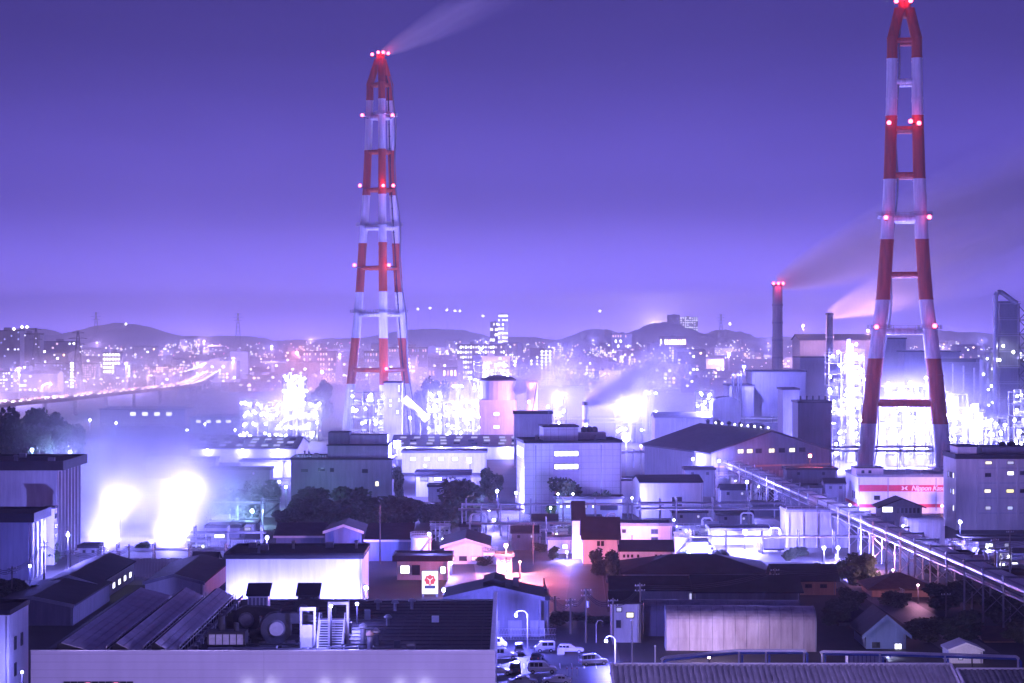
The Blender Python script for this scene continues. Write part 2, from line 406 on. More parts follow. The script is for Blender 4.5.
# ---------------------------------------------------------------- builders
_win = {}
def window(parent, x0, x1, z0, z1, y, glass, frame='dark_steel', face='front', bars=0):
    """a window on a local wall plane: frame mesh with a pane as its sub-part. face front: plane y (outside is -y); left/right: plane x=y"""
    t = min(0.12, (x1-x0)*0.12)
    def put(mb, a, b, c, d, o0, o1):
        if face == 'front': mb.box(a, b, y-o1, y-o0, c, d)
        elif face == 'left': mb.box(y-o1, y-o0, a, b, c, d)
        else: mb.box(y+o0, y+o1, a, b, c, d)
    m = MB()
    put(m, x0, x1, z0, z0+t, 0, .14); put(m, x0, x1, z1-t, z1, 0, .14); put(m, x0, x0+t, z0+t, z1-t, 0, .14); put(m, x1-t, x1, z0+t, z1-t, 0, .14)
    for k in range(bars):
        c = x0+(x1-x0)*(k+1)/(bars+1); put(m, c-t*.35, c+t*.35, z0+t, z1-t, 0, .13)
    w = m.build('window', M[frame], parent)
    p = MB(); put(p, x0+t, x1-t, z0+t, z1-t, .01, .06); p.build('pane', M[glass], w)
    return w

def gable(mb_wall, mb_roof, w, d, h, rise, axis, over=0.6, thick=0.3):
    if axis == 'y':      # ridge runs away from the front, gable faces the front
        mb_wall.extrude([(-w/2, h), (w/2, h), (0, h+rise)], 'y', 0.0, d)
        k = rise/(w/2)
        for sg in (-1, 1):
            mb_roof.extrude([(0, h+rise+.05), (sg*(w/2+over), h-k*over+.05), (sg*(w/2+over), h-k*over+.05+thick), (0, h+rise+.05+thick)], 'y', -over, d+over)
    else:
        mb_wall.extrude([(0, h), (d, h), (d/2, h+rise)], 'x', -w/2, w/2)
        k = rise/(d/2)
        for sg in (-1, 1):
            mb_roof.extrude([(d/2, h+rise+.05), (d/2+sg*(d/2+over), h-k*over+.05), (d/2+sg*(d/2+over), h-k*over+.05+thick), (d/2, h+rise+.05+thick)], 'x', -w/2-over, w/2+over)

def bld(name, label, cat, px0, px1, row, Y, depth, roof='flat', wall='grey_wall', rmat='dark_roof', rise=2.0, rz=0.0, wins=(), swins=(), group=None,
        over=0.5, bars=0, trim=None, thick=0.3, wframe='dark_steel', gutter=True):
    """a building: front face from px0 to px1 at distance Y, wall top at image row; wins in image pixels (x0,x1,y0,y1,glass) on the front"""
    s = Y/F; w = (px1-px0)*s; h = Z(row, Y); pc = (px0+px1)/2
    root = thing(name, label, cat, (X(pc, Y), Y, 0), R(rz), group)
    mw = MB(); mw.box(-w/2, w/2, 0, depth, -0.3, h); mr = MB()
    if roof == 'flat':
        mr.box(-w/2-over, w/2+over, -over, depth+over, h+.004, h+thick)
        p = 0.35
        for a in ((-w/2-over, w/2+over, -over, -over+p), (-w/2-over, w/2+over, depth+over-p, depth+over), (-w/2-over, -w/2-over+p, -over+p, depth+over-p), (w/2+over-p, w/2+over, -over+p, depth+over-p)):
            mr.box(*a, h+thick, h+thick+.45)
    elif roof in ('gx', 'gy'):
        gable(mw, mr, w, depth, h, rise, roof[1], over, thick)
    elif roof == 'hip':
        i = min(w, depth)*0.5
        v = [(-w/2-over, -over, h), (w/2+over, -over, h), (w/2+over, depth+over, h), (-w/2-over, depth+over, h)]
        v += [(a, b, c+thick) for a, b, c in v]
        if w >= depth: v += [(-w/2+i, depth/2, h+rise), (w/2-i, depth/2, h+rise)]; fs = [(4, 5, 9, 8), (6, 7, 8, 9), (5, 6, 9), (7, 4, 8)]
        else: v += [(0, i, h+rise), (0, depth-i, h+rise)]; fs = [(4, 5, 8), (6, 7, 9), (5, 6, 9, 8), (7, 4, 8, 9)]
        mr.add(v, fs+[(3, 2, 1, 0), (0, 1, 5, 4), (1, 2, 6, 5), (2, 3, 7, 6), (3, 0, 4, 7)])
    elif roof == 'shed':
        mr.extrude([(-over, h+.02), (depth+over, h+rise), (depth+over, h+rise+thick), (-over, h+.02+thick)], 'x', -w/2-over, w/2+over)
        mw.extrude([(0, h), (depth, h), (depth, h+rise)], 'x', -w/2, w/2)
    mw.build('wall', M[wall], root); mr.build('roof', M[rmat], root)
    if trim:
        t = MB()
        if roof == 'gy':
            k = rise/(w/2)
            for sg in (-1, 1):
                t.extrude([(0, h+rise-.25), (sg*(w/2+over), h-k*over-.25), (sg*(w/2+over), h-k*over+.4), (0, h+rise+.4)], 'y', -over-.16, -over-.01)
        else:
            t.box(-w/2-over, w/2+over, -over-.16, -over-.01, h-.15, h+thick+.05)
        t.build('fascia', M[trim], root)
    for (a, b, c, d, glass) in wins:
        window(root, (a-pc)*s, (b-pc)*s, Z(d, Y), Z(c, Y), 0.0, glass, wframe, bars=bars)
    for side, y0, y1, z0, z1, glass in swins:
        window(root, y0, y1, z0, z1, -w/2 if side == 'left' else w/2, glass, wframe, side)
    # rain pipes at the corners
    dp = MB(); dp.tube((w/2-.35, -.14, 0.1), (w/2-.35, -.14, h-.2), 0.09, 0.09, 6); dp.build('downpipe', M['steel'], root)
    return root

def flood(px, row, Y, label, col=WHITE_L, watt=20000, bulb='bulb_white', r_px=2.0, arm=0.0, name='floodlight', group=None, pole_r=0.12, z0=0.0, dx=0, dy=-1):
    """mast with lamp head, glowing glass and its own light; arm: length in m of a bracket (lamp hangs off the mast to -x when negative)"""
    z = Z(row, Y); r = .46*r_px**.95*Y/F+.12; root = thing(name, label, 'lamp', (X(px, Y)-arm, Y, z0), 0, group); zz = z-z0
    m = MB(); m.tube((0, 0, 0), (0, 0, zz+0.2), pole_r*1.3, pole_r, 8); m.build('mast', M['dark_steel' if not arm else 'galv'], root)
    if arm:
        m = MB(); m.path([(0, 0, zz+.2), (arm*.25, 0, zz+.75), (arm*.65, 0, zz+.85), (arm, 0, zz+.6)], 0.07, 6); m.build('bracket', M['galv'], root)
    hd = MB(); hd.extrude([(-r*1.1, -r*.2), (r*1.1, -r*.2), (r*.7, r*1.0), (-r*.7, r*1.0)], 'x', arm-r*1.1, arm+r*1.1)
    for i in range(len(hd.v)): v = hd.v[i]; hd.v[i] = (v[0], v[1]+r*.9, v[2]+zz+r*.45)
    hd.build('lamp_housing', M['dark_steel'], root)
    b = MB(); b.ball((arm, 0, zz), r, 12, 8); b.build('lamp_glass', M[bulb], root, True)
    if watt: point_light(root, (arm+dx, dy*(r+1.3), zz-0.25*r), col, watt*LAMP_GAIN, max(0.3, r*.6))
    return root

def pipe_rack(label, p0, p1, z, width, npipes, step=10.0, r=0.22, levels=1, mat='galv', name='pipe_rack', group=None, lamps=0):
    """trestle bents carrying parallel pipes from p0 to p1 (ground points)"""
    a, b = Vector((*p0, 0)), Vector((*p1, 0)); L = (b-a).length; ang = math.atan2(b.y-a.y, b.x-a.x)
    root = thing(name, label, 'pipe rack', a, ang, group)
    n = max(1, int(L/step))
    proto = None
    m = MB()
    for sg in (-1, 1):
        m.bar((0, sg*width/2, 0), (0, sg*width/2, z+levels*1.6), 0.28)
    for k in range(levels+1):
        m.bar((0, -width/2-.3, z-.35+k*1.6), (0, width/2+.3, z-.35+k*1.6), 0.26)
    m.bar((0, -width/2, z*.35), (0, width/2, z-.6), 0.14); m.bar((0, width/2, z*.35), (0, -width/2, z-.6), 0.14)
    for i in range(n+1):
        if proto is None: proto = m.build('bent', M['steel'], root)
        else: mesh_copy(proto, root, (L*i/n, 0, 0))
    rn = random.Random(len(label))
    for k in range(levels):
        for j in range(npipes):
            y = -width/2+.35+(width-.7)*j/max(1, npipes-1); rr = r*rn.uniform(.6, 1.35)
            q = MB(); q.tube((-1, y, z+k*1.6+rr-.2), (L+1, y, z+k*1.6+rr-.2), rr, rr, 8); q.build('pipe', M[rn.choice([mat, 'galv', 'steel'])], root, False)
    return root

def col_tower(label, px, row, Y, rad, nplat, lamp='bulb_white', name='process_column', mat='galv', lampn=3, cap='dome', seed=1, group=None, lr=0.45):
    """distillation column: shell, ring platforms with rails, ladder, overhead pipe, lamps"""
    rn = random.Random(seed*17+int(px)); h = Z(row, Y)
    root = thing(name, label, 'column', (X(px, Y), Y, 0), rn.uniform(0, 6), group)
    prof = [(rad*1.25, 0), (rad*1.25, 2.5), (rad, 4.5), (rad, h*.6), (rad*.86, h*.63), (rad*.86, h-rad*.5)]
    prof += [(rad*.86*math.cos(a), h-rad*.5+rad*.5*math.sin(a)) for a in (0.5, 1.0, 1.4)]
    m = MB(); m.lathe(prof, 18); m.build('shell', M[mat], root, False)
    pr = None; rr = rad+1.3
    zs = [h*(0.22+0.76*k/max(1, nplat-1))-1.2 for k in range(nplat)]
    m = MB(); m.lathe([(rad*.9, -.12), (rr, -.12), (rr, .08), (rad*.9, .08)], 16); 
    rl = MB()
    for q in (.6, 1.15):
        rl.path([(rr*math.cos(2*math.pi*i/16), rr*math.sin(2*math.pi*i/16), q) for i in range(17)], .05, 4)
    for i in range(8): rl.tube((rr*math.cos(math.pi*i/4), rr*math.sin(math.pi*i/4), 0), (rr*math.cos(math.pi*i/4), rr*math.sin(math.pi*i/4), 1.15), .05, .05, 4)
    lb = MB(); lb.ball((0, 0, 0), lr, 8, 5); bulb0 = None
    for k, z in enumerate(zs):
        if pr is None:
            pr = m.build('platform', M['steel'], root); pr.location = (0, 0, z); r0 = rl.build('railing', M['steel'], pr)
        else:
            c = mesh_copy(pr, root, (0, 0, z)); mesh_copy(r0, c)
        for q in range(lampn):
            a = rn.uniform(-2.9, -0.2)-root.rotation_euler.z; loc = (math.cos(a)*(rr-.2), math.sin(a)*(rr-.2), z+1.7)
            if bulb0 is None: bulb0 = lb.build('lamp', M[lamp], root); bulb0.location = loc
            else: mesh_copy(bulb0, root, loc)
    m = MB()
    for sg in (-.3, .3): m.tube((rad+.35, sg, 1), (rad+.35, sg, h), .08, .08, 4)
    m.build('ladder', M['steel'], root)
    m = MB(); m.path([(0, 0, h-.3), (0, 0, h+1.6), (-rad-1.0, 0, h+1.2), (-rad-1.0, 0, 3)], .38, 8); m.build('overhead_pipe', M[mat], root)
    return root

def steel_rack(label, px0, px1, row, Y, depth, floors, lamp='bulb_white', lampn=4, name='process_structure', seed=1, vessels=True, group=None, lr=0.45, post='steel'):
    """open multi-storey steel frame with decks, rails, vessels and lamps"""
    rn = random.Random(seed*31+int(px0)); s = Y/F; w = (px1-px0)*s; h = Z(row, Y)
    root = thing(name, label, 'structure', (X((px0+px1)/2, Y), Y, 0), 0, group)
    nb = max(2, int(w/5)); fr = MB()
    for i in range(nb+1):
        for y in (0, depth):
            x = -w/2+w*i/nb; fr.box(x-.18, x+.18, y-.18, y+.18, 0, h)
    fr.build('steel_frame', M[post], root)
    bulb0 = None; lb = MB(); lb.ball((0, 0, 0), lr, 8, 5)
    br = MB()
    for k in range(floors):
        z0, z1 = h*k/floors, h*(k+1)/floors
        for i in range(nb):
            if (i+k) % 2 == 0:
                xa, xb = -w/2+w*i/nb, -w/2+w*(i+1)/nb; br.bar((xa, -.05, z0+.2), (xb, -.05, z1-.3), .16)
    br.build('bracing', M[post], root)
    for k in range(1, floors+1):
        z = h*k/floors-.15
        d = MB(); d.box(-w/2-.4, w/2+.4, -.4, depth+.4, z-.2, z); dk = d.build('deck', M['steel'], root)
        r = MB()
        for q in (.6, 1.15):
            r.tube((-w/2-.4, -.35, z+q), (w/2+.4, -.35, z+q), .05, .05, 4)
        for i in range(nb*2+1): x = -w/2+w*i/(nb*2); r.tube((x, -.35, z), (x, -.35, z+1.15), .05, .05, 4)
        r.build('railing', M['galv'], dk)
        for q in range(lampn):
            loc = (rn.uniform(-w/2, w/2), rn.choice((-.6, -.6, depth*.4)), z-rn.uniform(.6, h/floors*.6))
            if bulb0 is None: bulb0 = lb.build('lamp', M[lamp], root); bulb0.location = loc
            else: mesh_copy(bulb0, root, loc)
        if vessels and k < floors+1:
            for q in range(rn.randint(1, 3)):
                x = rn.uniform(-w/2+1.5, w/2-1.5); y = rn.uniform(1.5, max(1.6, depth-1.5)); v = MB(); hh = h/floors
                rad = rn.uniform(.6, 1.3)
                zb = h*(k-1)/floors+.1
                if rn.random() < .5: v.lathe([(rad*.3, 0.3), (rad, .8), (rad, hh*.75), (rad*.3, hh*.88)], 12, (x, y, zb)); v.tube((x, y, zb), (x, y, zb+.4), rad*.5, rad*.5, 8)
                else: v.tube((x-2.0, y, zb+rad+.6), (x+2.0, y, zb+rad+.6), rad, rad, 12); v.box(x-1.4, x-1.0, y-.4, y+.4, zb, zb+.8); v.box(x+1.0, x+1.4, y-.4, y+.4, zb, zb+.8)
                v.build('vessel', M['galv'], root)
    for q in range(max(2, int(w/4))):
        x = rn.uniform(-w/2, w/2); p = MB(); z1 = rn.uniform(h*.4, h*1.02); p.path([(x, -.7, 0.2), (x, -.7, z1), (x+rn.uniform(-4, 4), -.7, z1)], rn.uniform(.15, .35), 8)
        p.build('pipe', M['galv'], root)
    return root

def stor_tank(label, px, row, Y, rad, mat='white_steel', name='storage_tank', roof='cone', group=None):
    h = Z(row, Y); root = thing(name, label, 'tank', (X(px, Y), Y, 0), 0, group)
    m = MB(); m.lathe([(rad, 0), (rad, h)], 28); m.build('shell', M[mat], root, False)
    m = MB(); m.lathe([(rad+.15, h), (rad+.15, h+.25), (rad*.5, h+rad*.12), (.2, h+rad*.18)], 28); m.build('roof', M[mat], root)
    m = MB()
    for q in (.6, 1.1): m.path([((rad+.1)*math.cos(2*math.pi*i/28), (rad+.1)*math.sin(2*math.pi*i/28), h+.25+q) for i in range(29)], .05, 4)
    for i in range(28): c, t = math.cos(2*math.pi*i/28)*(rad+.1), math.sin(2*math.pi*i/28)*(rad+.1); m.tube((c, t, h+.2), (c, t, h+1.4), .04, .04, 4)
    m.build('railing', M['galv'], root)
    m = MB(); n = 26
    for i in range(n):
        a0, a1 = -2.6+1.9*i/n, -2.6+1.9*(i+1)/n; m.bar(((rad+.4)*math.cos(a0), (rad+.4)*math.sin(a0), h*i/n), ((rad+.4)*math.cos(a1), (rad+.4)*math.sin(a1), h*(i+1)/n), .35)
    m.build('stairway', M['steel'], root)
    return root

# -- trees
def crown_mesh(name, seed, n=2400, lobes=13):
    rn = random.Random(seed); m = MB()
    cs = []
    for i in range(lobes):
        a = rn.uniform(0, 6.283); q = rn.uniform(0.1, .62); z = rn.uniform(-.62, .58)
        cs.append((Vector((math.cos(a)*q, math.sin(a)*q, z)), rn.uniform(.26, .46)))
    cs.append((Vector((0, 0, .1)), .5))
    for i in range(n):
        c, r = rn.choice(cs); d = Vector((rn.gauss(0, 1), rn.gauss(0, 1), rn.gauss(0, 1))).normalized()
        p = c+d*r*(rn.random()**.35); s = rn.uniform(.05, .11)
        u = Vector((rn.gauss(0, 1), rn.gauss(0, 1), rn.gauss(0, 1))).normalized(); v = u.orthogonal().normalized()
        m.add([p-u*s-v*s*.5, p+u*s-v*s*.5, p+u*s*.7+v*s*.7, p-u*s*.7+v*s*.6], [(0, 1, 2, 3)])
    me = bpy.data.meshes.new(name); me.from_pydata(m.v, [], m.f); me.update(); return me
CROWNS = {}
def tree(px, base_Y, top_row, wpx, label, leaf='leaf_dark', seed=0, group=None, trunk=0.28, name='broadleaf_tree', z0=0.0):
    Y = base_Y; h = Z(top_row, Y)-z0; wr = wpx*Y/F/2
    root = thing(name, label, 'tree', (X(px, Y), Y, z0), random.Random(seed+px).uniform(0, 6), group)
    k = (leaf, int(seed) % 4)
    if k not in CROWNS:
        me = crown_mesh('crown', 100+len(CROWNS)*7); me.materials.append(M[leaf]); CROWNS[k] = me
    ct = h*.95; zc = h*.53
    c = bpy.data.objects.new('crown', CROWNS[k]); C.objects.link(c); c.parent = root; c.location = (0, 0, zc-ct*.03); c.scale = (wr*1.2, wr*1.2, ct*.56)
    c['kind'] = 'stuff'
    t = MB(); rt = max(.12, h*.025); t.tube((0, 0, -.2), (0.1, 0, h*.35), rt*1.5, rt, 8); t.tube((0.1, 0, h*.35), (0, .1, zc+ct*.2), rt, rt*.4, 6)
    rn = random.Random(seed*5+1)
    for i in range(5):
        a = rn.uniform(0, 6.28); t.tube((0, 0, h*rn.uniform(.32, .5)), (math.cos(a)*wr*.6, math.sin(a)*wr*.6, zc+ct*rn.uniform(-.1, .3)), rt*.5, rt*.15, 5)
    t.build('trunk', M['bark'], root)
    return root
# ---------------------------------------------------------------- foreground: long flat factory with roof plant
FY, FZ = 268.0, 12.0
def factory():
    x0, x1 = X(32, FY), X(494, FY); d = 60.0; xc = (x0+x1)/2; w = x1-x0
    root = thing('factory', 'long lilac factory with ridged roof and machinery along the bottom edge', 'factory', (xc, FY, 0))
    m = MB(); m.box(-w/2, w/2, 0.3, d, -.3, FZ-1.4); m.build('wall', M['lilac_wall'], root)
    m = MB(); m.box(-w/2-.15, w/2+.15, -.1, .32, FZ-7.8, FZ); m.build('front_parapet', M['lilac_wall'], root)
    m = MB(); m.box(-w/2-.2, w/2+.2, -.16, .36, FZ+.003, FZ+.12); m.build('coping', M['galv'], root)
    m = MB(); m.box(w/2-.5, w/2, .4, d, FZ-1.3, FZ); m.build('side_parapet', M['lilac_wall'], root)
    m = MB(); m.box(w/2-.56, w/2+.06, .4, d, FZ+.003, FZ+.12); m.build('coping', M['galv'], root)
    # wet flat roof on the right, sheet roof on the left
    xr = X(200, FY)-xc
    m = MB(); m.box(xr, w/2-.5, .4, d, FZ-1.39, FZ-1.1); ro = m.build('flat_roof', M['wet_roof'], root)
    m = MB(); m.box(-w/2, xr, .4, d, FZ-1.39, FZ-1.1); m.build('roof', M['dark_roof'], root)
    for i in range(17):                          # lapped seams of the roof membrane
        q = MB(); y = 2.2+i*3.4; q.box(xr+.4, w/2-.7, y, y+.16, FZ-1.098, FZ-1.0); q.build('roof_seam', M['dark_steel'], root)
    for i in range(7):
        q = MB(); x = X(372, FY)-xc+i*2.4; q.box(x, x+.1, 2.4, d-1, FZ-1.098, FZ-1.03); q.build('roof_seam', M['dark_steel'], root)
    # rounded left eave
    m = MB(); pts = []
    for k in range(9):
        a = math.pi*.5*k/8; pts.append((-w/2+3.2-3.4*math.cos(a)-.2, FZ-3.2+3.4*math.sin(a)))
    pts += [(-w/2+3.0, FZ-1.2), (-w/2+.1, FZ-3.4)]
    m.extrude(pts, 'y', .4, d); m.build('rounded_eave', M['slate_roof'], root)
    # three long roof monitors: light sheet on the near slope, dark glazed drop on the other
    for a, b in ((58, 101), (113, 138), (152, 174)):
        xa, xb = X(a, FY+1.5)-xc, X(b, FY+1.5)-xc
        m = MB(); m.extrude([(xa, FZ-1.1), (xb, FZ-1.1), (xb, FZ-.55), (xa+.5, FZ+.85), (xa, FZ+.75)], 'y', 1.2, d-1.5); mo = m.build('roof_monitor', M['dark_roof'], root)
        n = max(3, int((xb-xa)/1.1)); k = 1.4/(xb-.5-xa)
        for i in range(n):                      # sheet strips with raised seams
            p0, p1 = xa+.5+(xb-.5-xa)*i/n, xa+.5+(xb-.5-xa)*(i+1)/n
            q = MB(); z0, z1 = FZ-.55+k*(xb-p0)+.03, FZ-.55+k*(xb-p1)+.03
            q.extrude([(p0+.05, z0), (p1-.05, z1), (p1-.05, z1+.1), (p0+.05, z0+.1)], 'y', 1.0, d-1.3); q.build('roof_sheet', M['sheet_roof'], mo)
        # handrail and pipe run in the gutter beside it
        q = MB(); xg = xb+.7
        for z in (FZ-.2, FZ+.4): q.tube((xg, 1.5, z), (xg, d-2, z), .06, .06, 4)
        for i in range(24): q.tube((xg, 1.5+i*2.4, FZ-1.1), (xg, 1.5+i*2.4, FZ+.4), .05, .05, 4)
        q.build('handrail', M['galv'], root)
        q = MB(); q.tube((xb+1.5, 1.5, FZ-.6), (xb+1.5, d-2, FZ-.6), .28, .28, 8); q.build('gutter_pipe', M['steel'], root)
        rn = random.Random(int(a))
        for i in range(16):
            q = MB(); y = 3+i*3.4; q.cbox((xb+1.5+rn.uniform(-.5, .5), y, FZ-.7), (rn.uniform(.5, 1.1), rn.uniform(.5, 1.2), .8)); q.tube((xb+1.5, y, FZ-.6), (xb+2.2, y+.5, FZ+.3), .12, .12, 6); q.build('valve_box', M['steel'], root)
    # window band under the parapet
    for i in range(10):
        a = 64+i*7.0; window(root, X(a, FY)-xc, X(a+6.4, FY)-xc, FZ-5.6, Z(681.2, FY), -.1, 'win_red' if i % 4 == 3 else 'dark_glass', 'dark_steel')
    # wall lamps that wash the parapet from below
    for a in (248, 272, 325, 350, 400, 425):
        x = X(a, FY)-xc; z = Z(683.2, FY)
        q = MB(); q.box(x-.45, x+.45, -1.0, -.75, z-.3, z); lp = q.build('wall_lamp', M['win_bright'], root)
        q = MB(); q.box(x-.1, x+.1, -.75, -.1, z-.3, z-.1); q.build('lamp_arm', M['dark_steel'], lp)
        point_light(root, (x, -1.25, z+.1), BLUE_L, 5, .15)
    return root
m_wet = surf('wet_roof', (0.035, 0.030, 0.040), rough=0.5, var=0.7, scale=0.5, bump=0.4, spec=0.15)
emit('win_red', (1.0, 0.2, 0.4), 1.2)
factory()

def on_roof(px, dy): return (X(px, FY+dy), FY+dy, FZ-1.1)
# blower sets: scroll casing, duct, motor
def blower(px, dy, sc_, label, rz):
    root = thing('roof_blower', label, 'blower', on_roof(px, dy), R(rz), 'blowers on the factory roof'); root.scale = (sc_,)*3
    m = MB(); m.tube((0, -.9, 2.3), (0, .9, 2.3), 2.1, 2.1, 20); m.box(-.1, 2.4, -.85, .85, 2.9, 4.3); m.build('scroll_casing', M['dark_steel'], root)
    m = MB(); m.tube((0, -1.25, 2.3), (0, -.9, 2.3), .95, 1.2, 16); m.build('inlet_cone', M['steel'], root)
    m = MB(); m.box(-2.2, 2.6, -1.3, 1.3, -.02, .35); m.box(-1.4, -.9, -.7, .7, .35, 1.2); m.box(.9, 1.4, -.7, .7, .35, 1.2); m.build('base_frame', M['steel'], root)
    m = MB(); m.tube((-3.4, 1.7, 1.3), (-1.6, 1.7, 1.3), .62, .62, 12); m.box(-3.2, -1.8, 1.2, 2.2, 0, .8); m.build('motor', M['dark_steel'], root)
    m = MB(); m.extrude([(2.4, 2.9), (2.4, 4.3), (5.2, 3.9), (5.2, 3.3)], 'y', -.8, .8); m.build('duct', M['dark_steel'], root)
    return root
blower(247, 22, 0.95, 'dark scroll blower on the factory roof, beside the low cabinet', 0)
blower(276, 12, 1.05, 'big dark blower with tapered duct next to the white roof stairs', 10)
blower(305, 33, 0.85, 'dark blower behind the white roof stairs', -15)
r = thing('roof_cabinet', 'low dark machinery cabinet with pale front skirt near the factory parapet', 'cabinet', on_roof(226, 4))
m = MB(); m.box(-2.6, 2.6, 0, 3.2, 1.0, 3.0); m.build('casing', M['dark_steel'], r)
m = MB(); m.box(-2.4, 2.4, -.6, 2.8, 0, .95); m.build('skirt', M['lilac_wall'], r)
for i in range(5): m = MB(); m.box(-2.3+i*.95, -1.5+i*.95, -.07, -.003, 1.3, 2.7); m.build('louvre_panel', M['steel'], r)
m = MB(); m.tube((-.8, 1.6, 3.0), (-.8, 1.6, 5.0), .5, .5, 12); m.tube((1.2, 1.4, 3.0), (1.2, 1.4, 4.1), .35, .35, 10); m.build('vent_stack', M['dark_steel'], r)
# white steel stairs and platform
r = thing('roof_stairs', 'white steel stairs and portal frame glowing on the factory roof', 'stairs', on_roof(324, 9))
s_ = .14
m = MB()
for sx in (-3.2, -1.3): m.box(sx-.14, sx+.14, 0, .3, 0, 5.2)
m.box(-3.34, -1.16, 0, .3, 5.2, 5.7); m.build('portal_frame', M['white_steel'], r)
m = MB()
for sx in (.4, 3.0): m.box(sx-.16, sx+.16, 3.2, 3.5, 0, 5.6)
m.box(.24, 3.16, 3.2, 3.5, 5.6, 6.0); m.build('portal_frame', M['white_steel'], r)
for i in range(11):
    m = MB(); m.box(-.9, 2.6, -.6+i*.34, -.28+i*.34, .1+i*.3, .18+i*.3); m.build('tread', M['white_steel'], r)
for sx in (-.95, 2.65):
    m = MB(); m.bar((sx, -.7, 0), (sx, 3.2, 3.4), .3); m.build('stringer', M['white_steel'], r)
    m = MB(); m.bar((sx, -.7, 1.1), (sx, 3.2, 4.5), .1)
    for i in range(6): m.bar((sx, -.6+i*.7, .1+i*.62), (sx, -.6+i*.7, 1.2+i*.62), .08)
    m.build('handrail', M['white_steel'], r)
m = MB(); m.box(-3.4, 3.2, 3.6, 5.4, 3.2, 3.4); m.build('landing', M['white_steel'], r)
m = MB(); m.box(-3.3, -1.2, .35, .5, .05, 3.2); m.build('panel', M['white_steel'], r)
flood(331, 606, 274, 'small lamp on a pole added to brighten the white roof stairs', WHITE_L, 2600, 'bulb_white', 1.3, z0=FZ-1.1, name='work_lamp')  # lamp put in front of the stairs to brighten them
flood(357, 604, 300, 'bright work lamp at the end of the roof machinery', WHITE_L, 1300, 'bulb_white', 1.6, z0=FZ-1.1, name='work_lamp')
# hoods and small things on the roof
for px, dy, lb, sl in ((258, 46, 'pale rooftop hood with slanted dark lid before the floodlit wall', 0), (308, 46, 'dark louvred rooftop hood leaning before the floodlit wall', 1)):
    r = thing('roof_hood', lb, 'hood', on_roof(px, dy)); m = MB(); m.extrude([(-.2, 0), (2.6, 0), (2.6, 3.6), (-.2, 2.4)], 'x', -1.6, 1.6); m.build('casing', M['dark_steel' if sl else 'white_steel'], r)
    m = MB(); m.extrude([(-.6, 2.35), (2.9, 3.85), (2.9, 4.05), (-.6, 2.55)], 'x', -1.9, 1.9); m.build('lid', M['dark_steel'], r)
    for i in range(5): m = MB(); m.box(-1.4+i*.6, -1.0+i*.6, -.3, -.203, .3, 2.1); m.build('louvre', M['steel'], r)
r = thing('roof_hatch', 'small square box standing alone on the wet flat roof', 'hatch', on_roof(411, 3)); m = MB(); m.box(-.55, .55, 0, 1.1, 0, 1.5); m.build('casing', M['mid_wall'], r)
m = MB(); m.box(-.65, .65, -.1, 1.2, 1.503, 1.65); m.build('lid', M['dark_steel'], r)
for px, dy in ((378, 47), (395, 46), (412, 48), (388, 30)):
    r = thing('roof_vent', 'mushroom roof vent on the wet flat roof', 'vent', on_roof(px, dy), 0, 'vents on the wet flat roof'); m = MB(); m.tube((0, 0, 0), (0, 0, 1.2), .3, .3, 10); m.build('stack', M['steel'], r)
    m = MB(); m.lathe([(.6, 1.2), (.65, 1.35), (.3, 1.7), (.05, 1.75)], 12); m.build('cap', M['galv'], r)
r = thing('lightning_rod', 'thin lightning rod rising by the roof machinery', 'rod', on_roof(349, 20)); m = MB(); m.tube((0, 0, 0), (0, 0, 9), .08, .04, 6); m.tube((0, 0, 0), (0, 0, .4), .3, .2, 8); m.build('rod', M['galv'], r)

# ---------------------------------------------------------------- floodlit white workshop behind it
wsr = bld('workshop', 'floodlit white workshop with flat dark roof behind the factory', 'workshop', 226, 362, 558, 393, 18, wall='white_wall', over=.35, thick=.5, trim='dark_steel')
flood(241, 600, 388, 'floodlight washing the white workshop wall, beside the pale hood', WHITE_L, 2200, 'bulb_white', 1.6, dy=1)
flood(285, 602, 387, 'floodlight at the middle of the white workshop wall', WHITE_L, 2200, 'bulb_white', 1.4, dy=1)
flood(334, 597, 388, 'floodlight near the shaded end of the white workshop wall', WHITE_L, 1300, 'bulb_white', 1.6, dy=1)
flood(366, 588, 386, 'fierce floodlight at the corner of the white workshop', WHITE_L, 9000, 'bulb_white', 3.0)

# ---------------------------------------------------------------- sheds at the left
bld('long_shed', 'long dark shed with low gable, behind another near the tall dark plant', 'shed', 42, 96, 585, 400, 40, 'gy', 'white_wall', 'dark_roof', rise=1.7, over=.4, trim='grey_wall', swins=[('right', 4+i*6, 7+i*6, 1.0, 2.4, 'win_white') for i in range(6)])
bld('long_shed', 'dark low-gabled shed beside the blazing steam, closest to the dark trees', 'shed', -8, 73, 606, 372, 34, 'gy', 'mid_wall', 'dark_roof', rise=1.5, over=.4, trim='grey_wall')
bld('long_shed', 'dark gabled shed standing just behind the ridged factory roof', 'shed', 145, 203, 583, 405, 36, 'gy', 'white_wall', 'dark_roof', rise=1.5, over=.4, trim='grey_wall')
bld('lit_annex', 'white floodlit building sliver at the edge below the dark trees', 'building', -70, 9, 615, 300, 12, 'flat', 'white_wall', 'dark_roof', over=.2, swins=[('right', 3, 4.2, 6.5, 8.5, 'dark_glass'), ('right', 3, 4.2, 2.5, 4.5, 'dark_glass'), ('right', 7, 8.2, 6.5, 8.5, 'dark_glass')])
flood(22, 672, 296, 'added lamp at the bottom corner lighting the white building sliver', WHITE_L, 1500, 'bulb_white', 1.0)  # added lamp, stands in for the unseen source on the white wall
